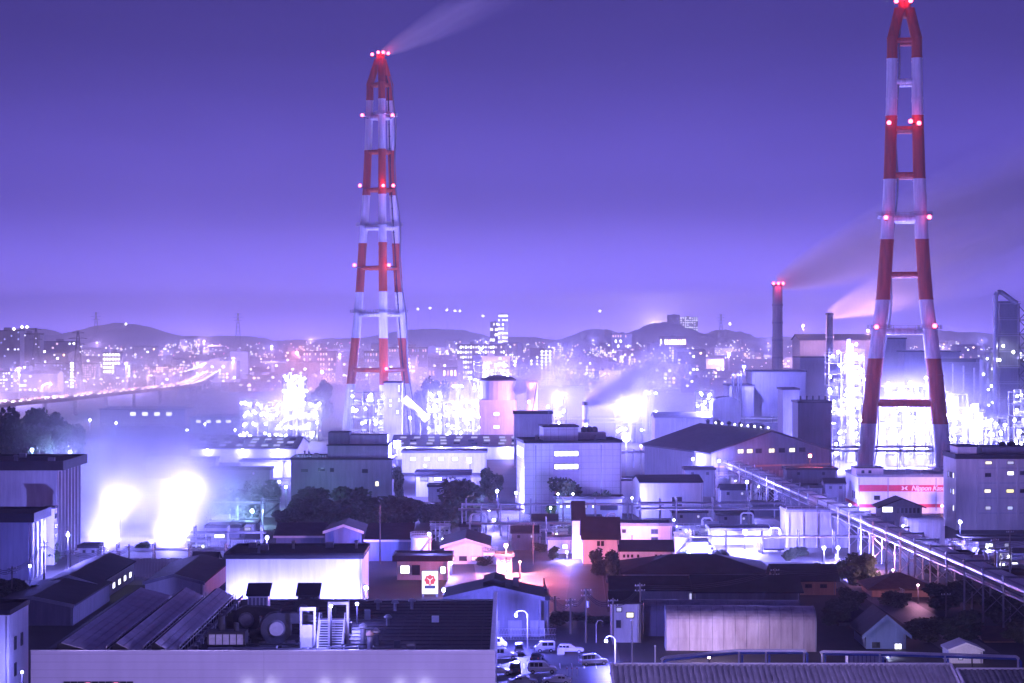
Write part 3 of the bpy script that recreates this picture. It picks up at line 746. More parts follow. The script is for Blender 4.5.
# plank fence behind: individual boards
r = thing('board_fence', 'board fence between two dark sheds before the steam', 'fence', (X(118, 445), 445, 0))
bo = None
for i in range(22):
    if bo is None: m = MB(); m.box(0, .62, 0, .08, 0, 4.2); bo = m.build('plank', M['grey_wall'], r)
    else: mesh_copy(bo, r, (i*.68, 0, random.uniform(-.1, .1)))
for z in (1.0, 3.2): m = MB(); m.box(0, 15, .09, .2, z, z+.15); m.build('rail', M['dark_wall'], r)
# tall dark plant at far left
pl = bld('plant_block', 'tall dark plant block with projecting roof at the edge of the steam', 'plant', -40, 58, 470, 480, 24, 'flat', 'grey_wall', 'dark_roof', over=1.6, thick=1.8)
pw = 98*.24
for i in range(7): m = MB(); m.box(pw/2+.005, pw/2+.5, 1+i*3.6, 1.5+i*3.6, 0, 21); m.build('pilaster', M['mid_wall'], pl)
pl2 = bld('plant_block', 'lower dark plant block in front of the tall one, lit along its side', 'plant', -40, 30, 522, 440, 14, 'flat', 'grey_wall', 'dark_roof', over=1.2, thick=1.6)
pw = 70*.22
for i in range(4): m = MB(); m.box(pw/2+.005, pw/2+.4, .8+i*3.9, 1.2+i*3.9, 0, 12.5); m.build('pilaster', M['white_wall'], pl2)
r = thing('stair_tower', 'white lit stair tower between the two dark plant blocks', 'stair tower', (X(51, 470), 470, 0)); m = MB(); m.box(-1.2, 1.2, -2, 1, 0, Z(508, 470)); m.build('wall', M['white_wall'], r)
m = MB(); m.box(-1.4, 1.4, -2.2, 1.2, Z(508, 470)+.003, Z(506, 470)); m.build('roof', M['dark_roof'], r)
for i in range(5): m = MB(); m.box(1.203, 1.3, -1.5, .4, 1.2+i*2.4, 2.4+i*2.4); m.build('window', M['dark_glass'], r)
flood(68, 535, 455, 'white floodlight at the corner of the lower dark plant block', WHITE_L, 14000, 'bulb_white', 2.4)
flood(32, 450, 540, 'greenish lamp cluster above the tall dark plant block', GREEN_L, 6000, 'bulb_green', 2.3, name='yard_lamp')
flood(36, 457, 538, 'small white lamp at the roof edge of the tall dark plant', WHITE_L, 2000, 'bulb_white', 1.5, name='yard_lamp')
flood(70, 452, 560, 'white lamp beyond the corner of the tall dark plant roof', WHITE_L, 3000, 'bulb_white', 1.5, name='yard_lamp')
flood(30, 566, 425, 'violet-white lamp among dark trees below the plant', BLUE_L, 2500, 'bulb_blue', 1.4, name='yard_lamp')
def util_pole(px, Y, top, label, arms=2, group='utility poles', lean=0, trans=False):
    h = Z(top, Y); r = thing('utility_pole', label, 'pole', (X(px, Y), Y, 0), 0.3, group)
    m = MB(); m.tube((0, 0, 0), (lean, 0, h), .2, .13, 8); m.build('post', M['wood_pole'], r)
    for i in range(arms):
        z = h-.5-i*.9; m = MB(); m.bar((-.95, 0, z), (.95, 0, z), .12); a = m.build('cross_arm', M['steel'], r)
        m = MB()
        for x in (-.85, -.35, .35, .85): m.lathe([(.05, 0), (.09, .08), (.05, .2)], 8, (x, 0, z+.06))
        stuff(m.build('insulators', M['white_steel'], a))
    if trans: m = MB(); m.tube((.4, 0, h-3.4), (.4, 0, h-2.3), .32, .32, 10); m.build('transformer', M['steel'], r)
    return r
util_pole(12, 395, 566, 'utility pole among the dark trees under the plant'); util_pole(44, 420, 540, 'utility pole before the lower plant block')
util_pole(70, 430, 548, 'utility pole behind the long shed, close to the plant'); util_pole(104, 440, 545, 'utility pole with transformer against the steam', trans=True); util_pole(129, 445, 544, 'thin utility pole at the end of the board fence', arms=1)
for px, Y, top, w in ((8, 398, 575, 40), (24, 392, 582, 34), (-6, 385, 590, 40)):
    tree(px, Y, top, w, 'small dark tree below the lower plant block', 'leaf_dark', px, 'dark trees by the lower plant block', name='small_tree')
for px, Y, top, w, lb in ((52, 470, 538, 18, 'sunlit-pale shrub beside the plant corner lamp'), (143, 500, 541, 16, 'lone tree silhouetted in the glowing steam')):
    tree(px, Y, top, w, lb.replace('sunlit-pale', 'brightly lit'), 'leaf_green', px)

# ---------------------------------------------------------------- car park
def cyl_wheel(root, x, y):
    m = MB(); m.tube((x, y-.1, .32), (x, y+.1, .32), .32, .32, 14); t = m.build('tyre', M['rubber'], root)
    m = MB(); m.tube((x, y-.115, .32), (x, y+.115, .32), .19, .19, 10); m.build('rim', M['galv'], t)
def car(px, row, rz, label, paint='car_white', style='sedan', lights=False):
    Y = DG(row); root = thing('parked_car', label, 'car', (X(px, Y), Y, 0.012), R(rz), 'cars in the car park')
    if style == 'van':
        L, w, h = 4.6, 1.75, 1.9; prof = [(-L/2, .35), (L/2, .35), (L/2, .85), (L/2-.25, 1.0), (L/2-.95, 1.08), (-L/2+.02, 1.08)]
        cab = [(L/2-1.0, 1.06), (L/2-1.75, 1.82), (L/2-2.2, h), (-L/2+.35, h), (-L/2+.05, 1.75), (-L/2+.03, 1.06)]
    elif style == 'kei':
        L, w, h = 3.4, 1.5, 1.85; prof = [(-L/2, .35), (L/2, .35), (L/2, .95), (L/2-.2, 1.1), (-L/2, 1.1)]
        cab = [(L/2-.22, 1.08), (L/2-.8, 1.78), (L/2-1.1, h), (-L/2+.15, h), (-L/2+.02, 1.7), (-L/2+.02, 1.08)]
    elif style == 'wagon':
        L, w, h = 4.5, 1.72, 1.5; prof = [(-L/2, .35), (L/2, .35), (L/2, .75), (L/2-.3, .88), (L/2-1.2, .95), (-L/2, .98)]
        cab = [(L/2-1.2, .94), (L/2-1.95, 1.42), (L/2-2.4, h), (-L/2+.6, h), (-L/2+.08, 1.0)]
    else:
        L, w, h = 4.4, 1.7, 1.42; prof = [(-L/2, .35), (L/2, .35), (L/2, .7), (L/2-.3, .82), (L/2-1.25, .92), (-L/2+.7, .95), (-L/2, .9)]
        cab = [(L/2-1.25, .9), (L/2-2.0, 1.36), (L/2-2.4, h), (-L/2+1.4, h), (-L/2+.6, .94)]
    m = MB(); m.extrude(prof, 'y', -w/2, w/2); body = m.build('body', M[paint], root)
    bv = body.modifiers.new('bevel', 'BEVEL'); bv.width = .09; bv.segments = 2; bv.limit_method = 'ANGLE'
    m = MB(); m.extrude(cab, 'y', -w/2+.1, w/2-.1); cb = m.build('cabin', M[paint], root)
    bv = cb.modifiers.new('bevel', 'BEVEL'); bv.width = .07; bv.segments = 2; bv.limit_method = 'ANGLE'
    zlo, zhi = cab[0][1]+.07, h-.14
    xs = sorted(p[0] for p in cab); a, b = xs[0]+.25, cab[2][0]-.02
    n = 3 if style in ('van', 'wagon') else 2
    for sd in (-1, 1):
        for i in range(n):
            p, q = a+(b-a)*i/n+.05, a+(b-a)*(i+1)/n-.05; g = MB(); yy = sd*(w/2-.1); g.box(p, q, min(yy, yy+sd*.015), max(yy, yy+sd*.015), zlo, zhi); g.build('side_window', M['dark_glass'], root)
    (ax, az), (bx, bz) = cab[0], cab[1]; g = MB(); o = .02
    g.add([(ax+o+.01, -w/2+.22, az+.05), (ax+o+.01, w/2-.22, az+.05), (bx+o+.03, w/2-.28, bz), (bx+o+.03, -w/2+.28, bz)], [(0, 1, 2, 3)]); g.build('windscreen', M['dark_glass'], root)
    g = MB(); e = cab[-1][0]; g.box(e-.005, e+.02 if style in ('van', 'kei') else e-.004, -w/2+.25, w/2-.25, zlo+.02, zhi-.05); g.build('rear_window', M['dark_glass'], root)
    for x in (L/2-.75, -L/2+.75):
        for y in (-w/2+.08, w/2-.08): cyl_wheel(root, x, y)
    for y in (-w/2+.3, w/2-.3):
        g = MB(); g.cbox((L/2+.005, y, .68), (.06, .36, .16)); g.build('headlight', M['white_steel'], root)
        g = MB(); g.cbox((-L/2-.005, y, .78), (.06, .2, .22)); g.build('tail_light', M['red_paint'], root)
    g = MB(); g.box(L/2-.02, L/2+.07, -w/2+.15, w/2-.15, .36, .52); g.build('bumper', M['car_dark'], root)
    return root
car(503, 659, 8, 'white van beside the factory corner, under the street lamp', 'car_white', 'van')
car(519, 654, -88, 'small car facing the viewer under the tall street lamp', 'car_silver', 'kei')
car(545, 652, 185, 'white minicar near the middle of the car park back row', 'car_white', 'kei')
car(570, 653, 2, 'long white estate car at the back row by the dark trees', 'car_white', 'wagon')
car(537, 661, 80, 'small dark car in the middle of the car park', 'car_dark', 'sedan')
car(542, 673, 3, 'white minivan parked side on in the middle of the car park', 'car_white', 'van')
car(515, 673, 92, 'dark van seen from behind near the factory wall', 'car_dark', 'van')
car(498, 675, 5, 'white car half hidden by the factory corner', 'car_white', 'sedan')
car(523, 685, 6, 'pale saloon car at the bottom edge, closest to the factory wall', 'car_silver', 'sedan')
car(557, 684, 172, 'white saloon car at the bottom edge of the car park', 'car_white', 'sedan')
car(593, 665, 20, 'silver van below the short street lamp', 'car_silver', 'van')
car(497, 648, 0, 'white van roof showing behind the factory corner, farthest back', 'car_white', 'kei')
for i in range(9):
    m = MB(); a = Vector((*gp(500+i*12, 666), 0)); m.box(a.x-.08, a.x+.08, a.y-2.6, a.y+2.6, .0125, .016); m.build('bay_line', M['paint_line'], bpy.data.objects['car_park_ground'])
for i in range(8):
    m = MB(); a = Vector((*gp(505+i*13, 688), 0)); m.box(a.x-.08, a.x+.08, a.y-2.6, a.y+2.6, .0125, .016); m.build('bay_line', M['paint_line'], bpy.data.objects['car_park_ground'])
flood(516, 615.5, 345, 'street lamp with curved arm shining over the car park', BLUE_L, 8000, 'bulb_blue', 1.8, arm=-2.0, name='street_lamp', group='car park street lamps', pole_r=.1)
flood(606, 641, 330, 'shorter street lamp with curved arm by the silver van', BLUE_L, 5000, 'bulb_blue', 1.6, arm=-1.5, name='street_lamp', group='car park street lamps', pole_r=.1)
r = flood(603, 625, 352, 'unlit street lamp behind the silver van', BLUE_L, 0, 'dark_glass', .8, arm=1.2, name='street_lamp', group='car park street lamps', pole_r=.08)
util_pole(586, 352, 588, 'tall utility pole behind the car park, beside the access road', trans=True); util_pole(570.5, 362, 598, 'utility pole left of the tall transformer pole by the car park', arms=2)
util_pole(555, 380, 596, 'utility pole between the hall and the access road', arms=1); util_pole(544, 386, 578, 'slender pole standing before the red-lit yard', arms=0)
util_pole(613, 350, 598, 'utility pole beside the bluish warehouse hut', arms=2)
r = thing('flag_pole', 'plain white pole in front of the barrel-roofed warehouse', 'pole', (X(632, 318), 318, 0)); m = MB(); m.tube((0, 0, 0), (0, 0, Z(620, 318)), .16, .1, 8); m.build('post', M['white_steel'], r); m = MB(); m.ball((0, 0, Z(620, 318)), .2, 8, 5); m.build('finial', M['white_steel'], r)
r = thing('flag_pole', 'shorter white pole at the foot of the barrel-roofed warehouse', 'pole', (X(655, 322), 322, 0)); m = MB(); m.tube((0, 0, 0), (0, 0, Z(646, 322)), .12, .1, 8); m.build('post', M['white_steel'], r); m = MB(); m.ball((0, 0, Z(646, 322)), .16, 8, 5); m.build('finial', M['white_steel'], r)
r = thing('white_cabinet', 'white equipment box beside the long estate car', 'cabinet', (X(561, 338), 338, 0.012)); m = MB(); m.box(-.6, .6, 0, .7, 0.15, 1.2); m.build('casing', M['white_steel'], r); m = MB(); m.box(-.5, .5, .1, .6, 0, .147); m.build('plinth', M['concrete'], r)
m = MB(); m.box(.02, .55, -.03, -.002, .25, 1.1); m.build('door', M['white_steel'], r)
for px in (567, 572, 577):
    Y = 318; r = thing('bollard', 'slim white bollard at the edge of the car park', 'bollard', (X(px, Y), Y, 0.012), 0, 'bollards at the car park edge'); m = MB(); m.tube((0, 0, 0), (0, 0, 1.5), .07, .07, 8); m.build('post', M['white_steel'], r)
    m = MB(); m.tube((0, 0, 1.1), (0, 0, 1.3), .074, .074, 8); m.build('band', M['red_paint'], r)
# hall with low gable behind the car park
hall = bld('hall', 'dark hall with low gabled roof and raised ridge vent above the car park', 'hall', 447, 541, 598, 358, 13, 'gy', 'mid_wall', 'dark_roof', rise=1.9, over=.7, trim='mid_wall')
m = MB(); m.extrude([(-2.0, 8.6), (2.0, 8.6), (2.0, 9.6), (0, 10.2), (-2.0, 9.6)], 'y', 2.0, 12.5); m.build('ridge_vent', M['dark_roof'], hall)
for i in range(3): m = MB(); m.box(-1.5+i*4.0, 1.0+i*4.0, -.08, -.003, .2, 3.0); m.build('shutter_door', M['grey_wall'], hall)
m = MB(); m.box(3.4, 4.5, 5.5, 6.6, 8.0, 10.0); m.build('roof_stack', M['dark_wall'], hall)
bld('hut', 'narrow dark annex joining the hall by the access road', 'building', 541, 549, 600, 360, 10, 'flat', 'dark_wall', 'dark_roof', over=.1)
bld('site_office', 'small bluish hut with lit panel wall beside the barrel warehouse', 'hut', 612, 640, 604, 352, 7, 'shed', 'grey_wall', 'dark_roof', rise=1.0, over=.5, wins=[(616, 622, 607, 612, 'win_dim'), (626, 634, 612, 618, 'win_cream'), (616, 621, 620, 628, 'dark_glass')])
# barrel-roofed warehouses
def quonset(label, px0, px1, top, shoulder, Y, d, mat, endm):
    s = Y/F; w = (px1-px0)*s; h = Z(top, Y+d*.35); hs = Z(shoulder, Y)
    r = thing('barrel_warehouse', label, 'warehouse', (X((px0+px1)/2, Y), Y, 0), R(-3), 'barrel-roofed warehouses')
    prof = [(.5, 0), (.12, hs*.35), (0, hs*.7)]+[(d/2-d/2*math.cos(a), hs*.75+(h-hs*.75)*math.sin(a)) for a in [math.pi*k/14 for k in range(15)]]+[(d, hs*.7), (d-.12, hs*.35), (d-.5, 0)]
    n = 13; 
    for i in range(n):                                   # sheet bays with a seam between
        m = MB(); k = len(prof); xa, xb = -w/2+w*i/n+.03, -w/2+w*(i+1)/n-.03
        m.extrude(prof, 'x', xa, xb); m.build('sheet_bay', mat, r)
    m = MB(); q = [(d/2+(y-d/2)*.985, z*.99) for y, z in prof]; m.extrude(q, 'x', -w/2+.04, w/2-.04); m.build('shell', M['dark_wall'], r)
    m = MB(); m.extrude([(d/2+(y-d/2)*1.01, z*1.008+.002) for y, z in prof], 'x', -w/2-.2, -w/2+.02); m.build('end_wall', M[endm], r)
    m = MB(); m.extrude([(d/2+(y-d/2)*1.01, z*1.008+.002) for y, z in prof], 'x', w/2-.02, w/2+.2); m.build('end_wall', M[endm], r)
    m = MB(); m.box(-w/2-.28, -w/2-.203, d*.3, d*.7, 0, 3.4); m.build('door', M['grey_wall'], r)
    return r
wm = surf('weathered_sheet', (0.66, 0.60, 0.62), rough=.55, streak=True, var=.5, scale=.35, dirt=(.30, .22, .24))
gm = surf('old_sheet', (0.30, 0.27, 0.32), rough=.6, streak=True, var=.5, scale=.35)
quonset('weathered white barrel-roofed warehouse above the corrugated roof', 667, 815, 607, 613, 342, 9.5, wm, 'grey_wall')
quonset('darker barrel-roofed warehouse behind the weathered white one', 645, 800, 601, 606, 358, 9, gm, 'dark_wall')
# dark rows of roofs behind
bld('store', 'long dark hip-roofed store with a row of clerestory windows', 'store', 625, 770, 574, 440, 22, 'hip', 'mid_wall', 'dark_roof', rise=3.2, over=1.0, wins=[(632+i*9, 638+i*9, 576, 580, 'win_dim' if i % 5 == 0 else 'dark_glass') for i in range(15)])
bld('store', 'low dark gabled store in front of the hip-roofed one', 'store', 612, 690, 590, 400, 12, 'gx', 'mid_wall', 'dark_roof', rise=1.8, over=.7, wins=[(694-5, 694-2, 593, 600, 'win_dim')])
bld('store', 'dark windowless store between the hip roof and the barrel warehouses', 'store', 696, 800, 592, 395, 14, 'gx', 'dark_wall', 'dark_roof', rise=2.2, over=.7)
bld('house', 'house with warm orange wall beside the dark stores', 'house', 776, 836, 580, 415, 11, 'gx', 'orange_wall', 'dark_roof', rise=2.4, over=.8, wins=[(778, 787, 584, 588, 'dark_glass'), (789, 797, 584, 588, 'dark_glass'), (805, 812, 584, 588, 'dark_glass'), (820, 827, 584, 588, 'dark_glass')], bars=1)
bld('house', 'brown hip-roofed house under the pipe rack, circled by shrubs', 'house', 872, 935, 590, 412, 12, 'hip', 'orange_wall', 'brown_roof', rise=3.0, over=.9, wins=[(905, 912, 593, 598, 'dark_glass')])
bh = bld('house', 'house with blue gable in front of the dark trees', 'house', 866, 906, 633, 345, 12, 'gy', 'blue_wall', 'slate_roof', rise=2.9, over=.8, wins=[(894, 902, 643, 650, 'win_white'), (872, 880, 642, 648, 'dark_glass')], bars=1, trim='blue_wall')
bld('house', 'dark hip-roofed house behind the blue gable', 'house', 838, 880, 622, 372, 10, 'hip', 'dark_wall', 'slate_roof', rise=2.4, over=.7)
bld('garden_shed', 'small white gabled shed near the pipe gantry', 'shed', 949, 983, 651, 330, 5, 'gy', 'white_wall', 'white_steel', rise=1.1, over=.25, wins=[(958, 963, 654, 660, 'win_dim')])
bld('house', 'low brown house half hidden by trees beside the white shed', 'house', 985, 1016, 640, 352, 8, 'gx', 'orange_wall', 'brown_roof', rise=1.6, over=.6, wins=[(1002, 1008, 646, 651, 'win_dim')])
# box truck behind the gantry
r = thing('box_truck', 'white box truck parked behind the pipe gantry', 'truck', (X(865, 322), 322, 0), R(4)); m = MB(); m.box(-3.0, 2.0, -1.0, 1.0, .9, 3.1); m.build('cargo_box', M['white_steel'], r)
m = MB(); m.extrude([(2.1, .5), (3.7, .5), (3.7, 1.4), (3.3, 2.3), (2.1, 2.4)], 'y', -.95, .95); cbn = m.build('cab', M['car_white'], r)
m = MB(); m.box(2.5, 3.2, -.965, -.951, 1.45, 2.1); m.build('window', M['dark_glass'], cbn)
m = MB(); m.box(-2.9, 3.4, -.5, .5, .45, .75); m.build('chassis', M['dark_steel'], r)
for x in (-2.0, 2.8):
    for y in (-.85, .85): cyl_wheel(r, x, y)
for i in range(7): m = MB(); m.box(-2.8+i*.68, -2.7+i*.68, -1.05, -1.003, .95, 3.05); m.build('rib', M['steel'], r)
# ---------------------------------------------------------------- corrugated roofs and pipe gantry at the bottom right
def corrugated(name, label, px0, px1, row, Yr, zr, run, drop, pitch, mat, rz=0):
    w = (px1-px0)*Yr/F; zr = Z(row, Yr)
    r = thing(name, label, 'building', (X((px0+px1)/2, Yr), Yr, 0), R(rz))
    n = int(w/pitch)*6; m = MB(); vs = []; fs = []
    for i in range(n+1):
        x = -w/2+w*i/n; q = (.16, .16, .16, -.12, -.12, -.12)[i % 6]; x += (0, 0, .1, -.1, 0, 0)[i % 6]*pitch
        vs += [(x, 0, zr+q), (x, -run, zr-drop+q), (x, 0, zr+q-.06), (x, -run, zr-drop+q-.06)]
    for i in range(n):
        a = i*4; fs += [(a, a+1, a+5, a+4), (a+2, a+6, a+7, a+3), (a, a+4, a+6, a+2), (a+1, a+3, a+7, a+5)]
    m.add(vs, fs); m.build('corrugated_slope', M[mat], r)
    m = MB(); m.extrude([(.1, zr-.5), (run*.5, zr-.5-drop*.5), (run*.5, zr-.4-drop*.5), (.1, zr+.1)], 'x', -w/2, w/2); m.build('back_slope', M[mat], r)
    m = MB(); m.box(-w/2+.4, w/2-.4, -run+.5, run*.5-.3, -.3, zr-drop-.5); m.build('wall', M['white_wall'], r)
    m = MB(); m.extrude([(-run+.5, zr-drop-.5), (run*.45, zr-drop-.5), (run*.45, zr-drop*.5-.6), (0, zr-.3), (-run+.5, zr-drop-.3)], 'x', -w/2+.4, w/2-.4); m.build('gable_wall', M['white_wall'], r)
    m = MB(); m.tube((-w/2-.1, .05, zr+.18), (w/2+.1, .05, zr+.18), .14, .14, 8); m.build('ridge_cap', M['sheet_roof'], r)
    for sx in (-1, 1): m = MB(); m.bar((sx*(w/2+.12), .1, zr+.12), (sx*(w/2+.12), -run, zr-drop+.12), .34); m.build('verge_trim', M['lilac_wall'], r)
    return r
corrugated('corrugated_building', 'building with pale corrugated roof along the bottom edge', 612, 950, 665, 272, 9.5, 14, 4.0, .78, 'sheet_roof')
corrugated('corrugated_building', 'darker corrugated roof in the bottom corner beside the pale one', 958, 1080, 670, 268, 8.8, 14, 4.0, .78, 'grey_roof')
def gantry(label, pts, Y, posts, blue):
    r = thing('pipe_gantry', label, 'gantry', (X(pts[0][0], Y), Y, 0), 0, 'pipe gantries behind the corrugated roofs')
    P = [Vector((X(a, Y)-r.location.x, 0, Z(b, Y))) for a, b in pts]
    m = MB(); m.path(P, .2, 8); m.build('white_pipe', M['white_steel'], r)
    m = MB(); m.path([p+Vector((.35, .35, -.42)) for p in P], .16, 8); m.build('blue_pipe', M['blue_steel'], r)
    for a, b in posts:
        x = X(a, Y)-r.location.x
        m = MB(); m.tube((x, 0, 0), (x, 0, Z(b, Y)-.15), .14, .14, 8); m.build('post', M['white_steel'], r)
        m = MB(); m.tube((x+.5, .3, 0), (x+.5, .3, Z(b, Y)-.6), .16, .16, 8); m.build('blue_post', M['blue_steel'], r)
    return r
gantry('pipe gantry of white and blue pipes stepping up below the barrel warehouse', [(661, 660), (664, 657.5), (735, 650.5), (804, 650.5), (806, 652)], 284, [(662, 658), (739, 651), (766, 651), (804, 651)], 1)
gantry('second pipe gantry running past the blue gabled house to the corner', [(820, 653), (823, 651.5), (900, 653), (1016, 656.5), (1019, 659)], 284, [(822, 652), (880, 653), (945, 655), (1018, 658)], 1)
# trees at the lower right
for px, Y, top, w, lf, lb in ((925, 352, 614, 56, 'leaf_olive', 'rounded olive tree beside the blue gabled house'), (962, 350, 611, 52, 'leaf_dark', 'broad dark tree behind the small white shed'), (838, 372, 600, 40, 'leaf_dark', 'dark tree at the end of the barrel warehouse'),
        (1003, 372, 590, 60, 'leaf_dark', 'dark tree under the lower end of the pipe rack'), (945, 392, 580, 52, 'leaf_dark', 'dark tree between the brown roof and the pipe rack'), (860, 430, 548, 34, 'leaf_dark', 'dark bush in front of the twin lamps'),
        (842, 440, 556, 22, 'leaf_green', 'small green-lit bush under the twin lamps'), (818, 445, 560, 22, 'leaf_green', 'green-lit bush beside the orange-walled house'), (896, 398, 590, 36, 'leaf_dark', 'dark shrub before the brown hip roof'),
        (980, 400, 585, 46, 'leaf_dark', 'dark tree beneath the pipe rack legs'), (1022, 350, 620, 44, 'leaf_olive', 'olive tree cut by the picture edge'), (850, 392, 588, 32, 'leaf_dark', 'dark shrub between the orange wall and the brown roof'),
        (597, 448, 548, 20, 'leaf_dark', 'small round tree beside the steep-roofed tower house'), (612, 445, 546, 20, 'leaf_dark', 'small tree against the tower house wall'), (560, 372, 610, 34, 'leaf_dark', 'dark tree behind the car park by the hall'), (578, 378, 612, 34, 'leaf_dark', 'dark tree on the bank of the access road'), (600, 375, 615, 28, 'leaf_dark', 'dark tree beside the bluish hut')):
    tree(px, Y, top, w, lb, lf, int(px))

# added unseen lamps lighting factory wall and corrugated roofs; floodlight by the barrel warehouse
for px, lb in ((-20, 'first added unseen street lamp lighting the lilac factory'), (130, 'second added unseen street lamp lighting the lilac factory'), (280, 'third added unseen street lamp lighting the lilac factory'), (430, 'fourth added unseen street lamp lighting the lilac factory'), (640, 'added unseen street lamp lighting the pale corrugated roof'), (790, 'second added unseen street lamp lighting the corrugated roof'), (940, 'added unseen street lamp lighting the darker corrugated roof')):
    flood(px, 700, 236, lb, (.50, .38, 1.0), 2400 if px < 500 else 4200, 'bulb_pink', 1.2, arm=1.6, name='street_lamp', group='added unseen lamps on the front road', dy=1)
flood(709, 657.5, 326, 'small pinkish floodlight in front of the weathered barrel warehouse', (.85, .62, 1.0), 3000, 'bulb_pink', .8, dy=1)
for i, (px, Y, top, w, lb) in enumerate(((300, 560, 495, 40, 'dark tree at the left end of the tree row'), (335, 555, 497, 44, 'dark tree in the row behind the workshops'), (372, 552, 500, 46, 'broad dark tree in the row, left of the white silo'), (405, 560, 498, 36, 'dark tree above the low dark shed'), (445, 552, 505, 36, 'dark tree above the white silo lamp'), (286, 540, 508, 34, 'dark tree behind the pump house lamp'), (472, 600, 486, 34, 'dark tree partly behind the largest round tree'), (245, 575, 492, 36, 'dark tree right behind the greenish floodlight'), (210, 580, 496, 30, 'tree half dissolved in the steam'))):
    tree(px, Y, top, w, lb, 'leaf_dark', i)

for px, row, Y, w, lb in ((92, 548, 512, 6000, 'added lamp low in the steam, closest to the dark plant'), (104, 536, 518, 5000, 'lamp in the steam behind the board fence pole'), (117, 552, 514, 7000, 'added lamp low in the steam above the long shed'), (138, 550, 518, 6000, 'added lamp low in the middle of the steam'), (156, 546, 516, 10000, 'added lamp low in the steam left of the brightest spot'), (170, 530, 522, 7000, 'brightest lamp in the steam'), (184, 545, 518, 10000, 'added lamp low in the steam right of the brightest spot'), (203, 552, 514, 5000, 'added lamp low in the steam beside the control hut'), (186, 490, 534, 6000, 'highest added lamp in the steam, above the brightest'), (120, 500, 530, 5000, 'high added lamp in the steam beside the dark plant')):
    flood(px, row, Y, lb, WHITE_L, w*3.2, 'bulb_white', 1.2, group='lamps in the steam')  # most of these are added to spread the glow through the steam

# pipe runs, junction boxes and small ducts among the roof machinery
rn = random.Random(21)
rp_ = thing('roof_pipework', 'tangle of pipes and ducts along the factory parapet between the machines', 'pipework', on_roof(300, 2.0))
for i in range(11):
    x0 = rn.uniform(-13, 9); L = rn.uniform(3, 8); z = rn.uniform(.3, 1.3); y = rn.uniform(0, 4); q = MB()
    q.path([(x0, y, 0), (x0, y, z), (x0+L, y, z), (x0+L, y+rn.uniform(.5, 2), z), (x0+L, y+1, .05)], rn.uniform(.08, .22), 6); q.build('pipe', M[rn.choice(('galv', 'steel', 'dark_steel'))], rp_)
for i in range(9):
    x0 = rn.uniform(-12, 17); y = rn.uniform(5, 40); q = MB(); q.box(x0, x0+rn.uniform(.6, 1.6), y, y+.8, 0, rn.uniform(.7, 1.9)); q.build('junction_box', M[rn.choice(('steel', 'dark_steel', 'white_steel'))], rp_)
for i, (px, dy) in enumerate(((363, 10), (370, 6), (376, 12))):
    r = thing('exhaust_stack', ('first of three exhaust stacks beside the roof stairs', 'middle of three exhaust stacks beside the roof stairs', 'last of three exhaust stacks beside the roof stairs')[i], 'stack', on_roof(px, dy)); m = MB(); m.tube((0, 0, 0), (0, 0, 2.6-i*.5), .42, .36, 12); m.build('shaft', M['steel'], r); m = MB(); m.lathe([(.6, 0), (.6, .2), (.15, .6)], 12, (0, 0, 2.8-i*.5)); m.build('cowl', M['orange_wall' if i == 1 else 'galv'], r)
flood(972, 656, 322, 'dim added lamp brightening the small white gabled shed', (.7, .55, 1.0), 260, 'bulb_pink', .5, name='wall_fill_lamp', dy=1)  # added to make the white shed brighter
flood(890, 652, 336, 'dim added lamp brightening the blue gabled house', (.5, .5, 1.0), 220, 'bulb_blue', .5, name='wall_fill_lamp', dy=1)  # added to lift the blue gable
# ---------------------------------------------------------------- middle ground
# workshops behind the white workshop
bld('workshop_shed', 'dark shed with a pale sloping verge behind the white workshop', 'shed', 276, 322, 537, 482, 16, 'gx', 'blue_wall', 'slate_roof', rise=2.4, over=.6, trim='white_steel')
bld('workshop_shed', 'small gabled workshop with white verge trim behind the white workshop', 'shed', 325, 362, 532, 478, 16, 'gy', 'blue_wall', 'slate_roof', rise=1.5, over=.5, trim='white_steel')
bld('workshop_shed', 'low dark shed between the gabled workshop and the white silo', 'shed', 366, 410, 541, 476, 14, 'shed', 'blue_wall', 'slate_roof', rise=2.6, over=.5, trim='white_steel')
stor_tank('white silo lit by a lamp beside the dark shed roofs', 421, 538, 470, 2.4, 'white_steel', 'silo')
bld('depot', 'low depot with dark canopy left of the round red sign', 'depot', 397, 448, 561, 440, 9, 'flat', 'white_wall', 'slate_roof', over=1.0, thick=.8, wins=[(400, 410, 565, 574, 'win_white'), (412, 420, 565, 575, 'dark_glass'), (440, 446, 566, 574, 'win_white')])
sg = thing('sign_board', 'white illuminated sign with round red emblem near the fierce lamp', 'sign', (X(430, 412), 412, 0)); s_ = 412/F
x0, x1, z0, z1 = -8*s_, 8*s_, Z(594, 412), Z(571, 412)
m = MB(); m.box(x0, x1, 0, .3, z0, z1); m.build('board', M['sign_lit'], sg)
m = MB(); m.box(x0-.1, x1+.1, .02, .4, z0-.1, z0-.003); m.box(x0-.1, x1+.1, .02, .4, z1+.003, z1+.1); m.box(x0-.1, x0-.003, .02, .4, z0, z1); m.box(x1+.003, x1+.1, .02, .4, z0, z1); m.build('frame', M['dark_steel'], sg)
m = MB(); c = Z(580, 412)
pet = []
for k in range(40): a = 2*math.pi*k/40; rr = 1.12+.10*math.cos(a*8); pet.append((rr*math.cos(a), c+rr*.92*math.sin(a)))
m.extrude(pet, 'y', -.04, -.004); em = m.build('emblem', M['sign_red'], sg)
m = MB(); m.box(-.07, .07, -.06, -.041, c-.85, c+.1); m.bar((0, -.05, c-.1), (.6, -.05, c+.45), .08); m.bar((0, -.05, c-.1), (-.6, -.05, c+.45), .08); m.build('emblem_stem', M['sign_lit'], em)
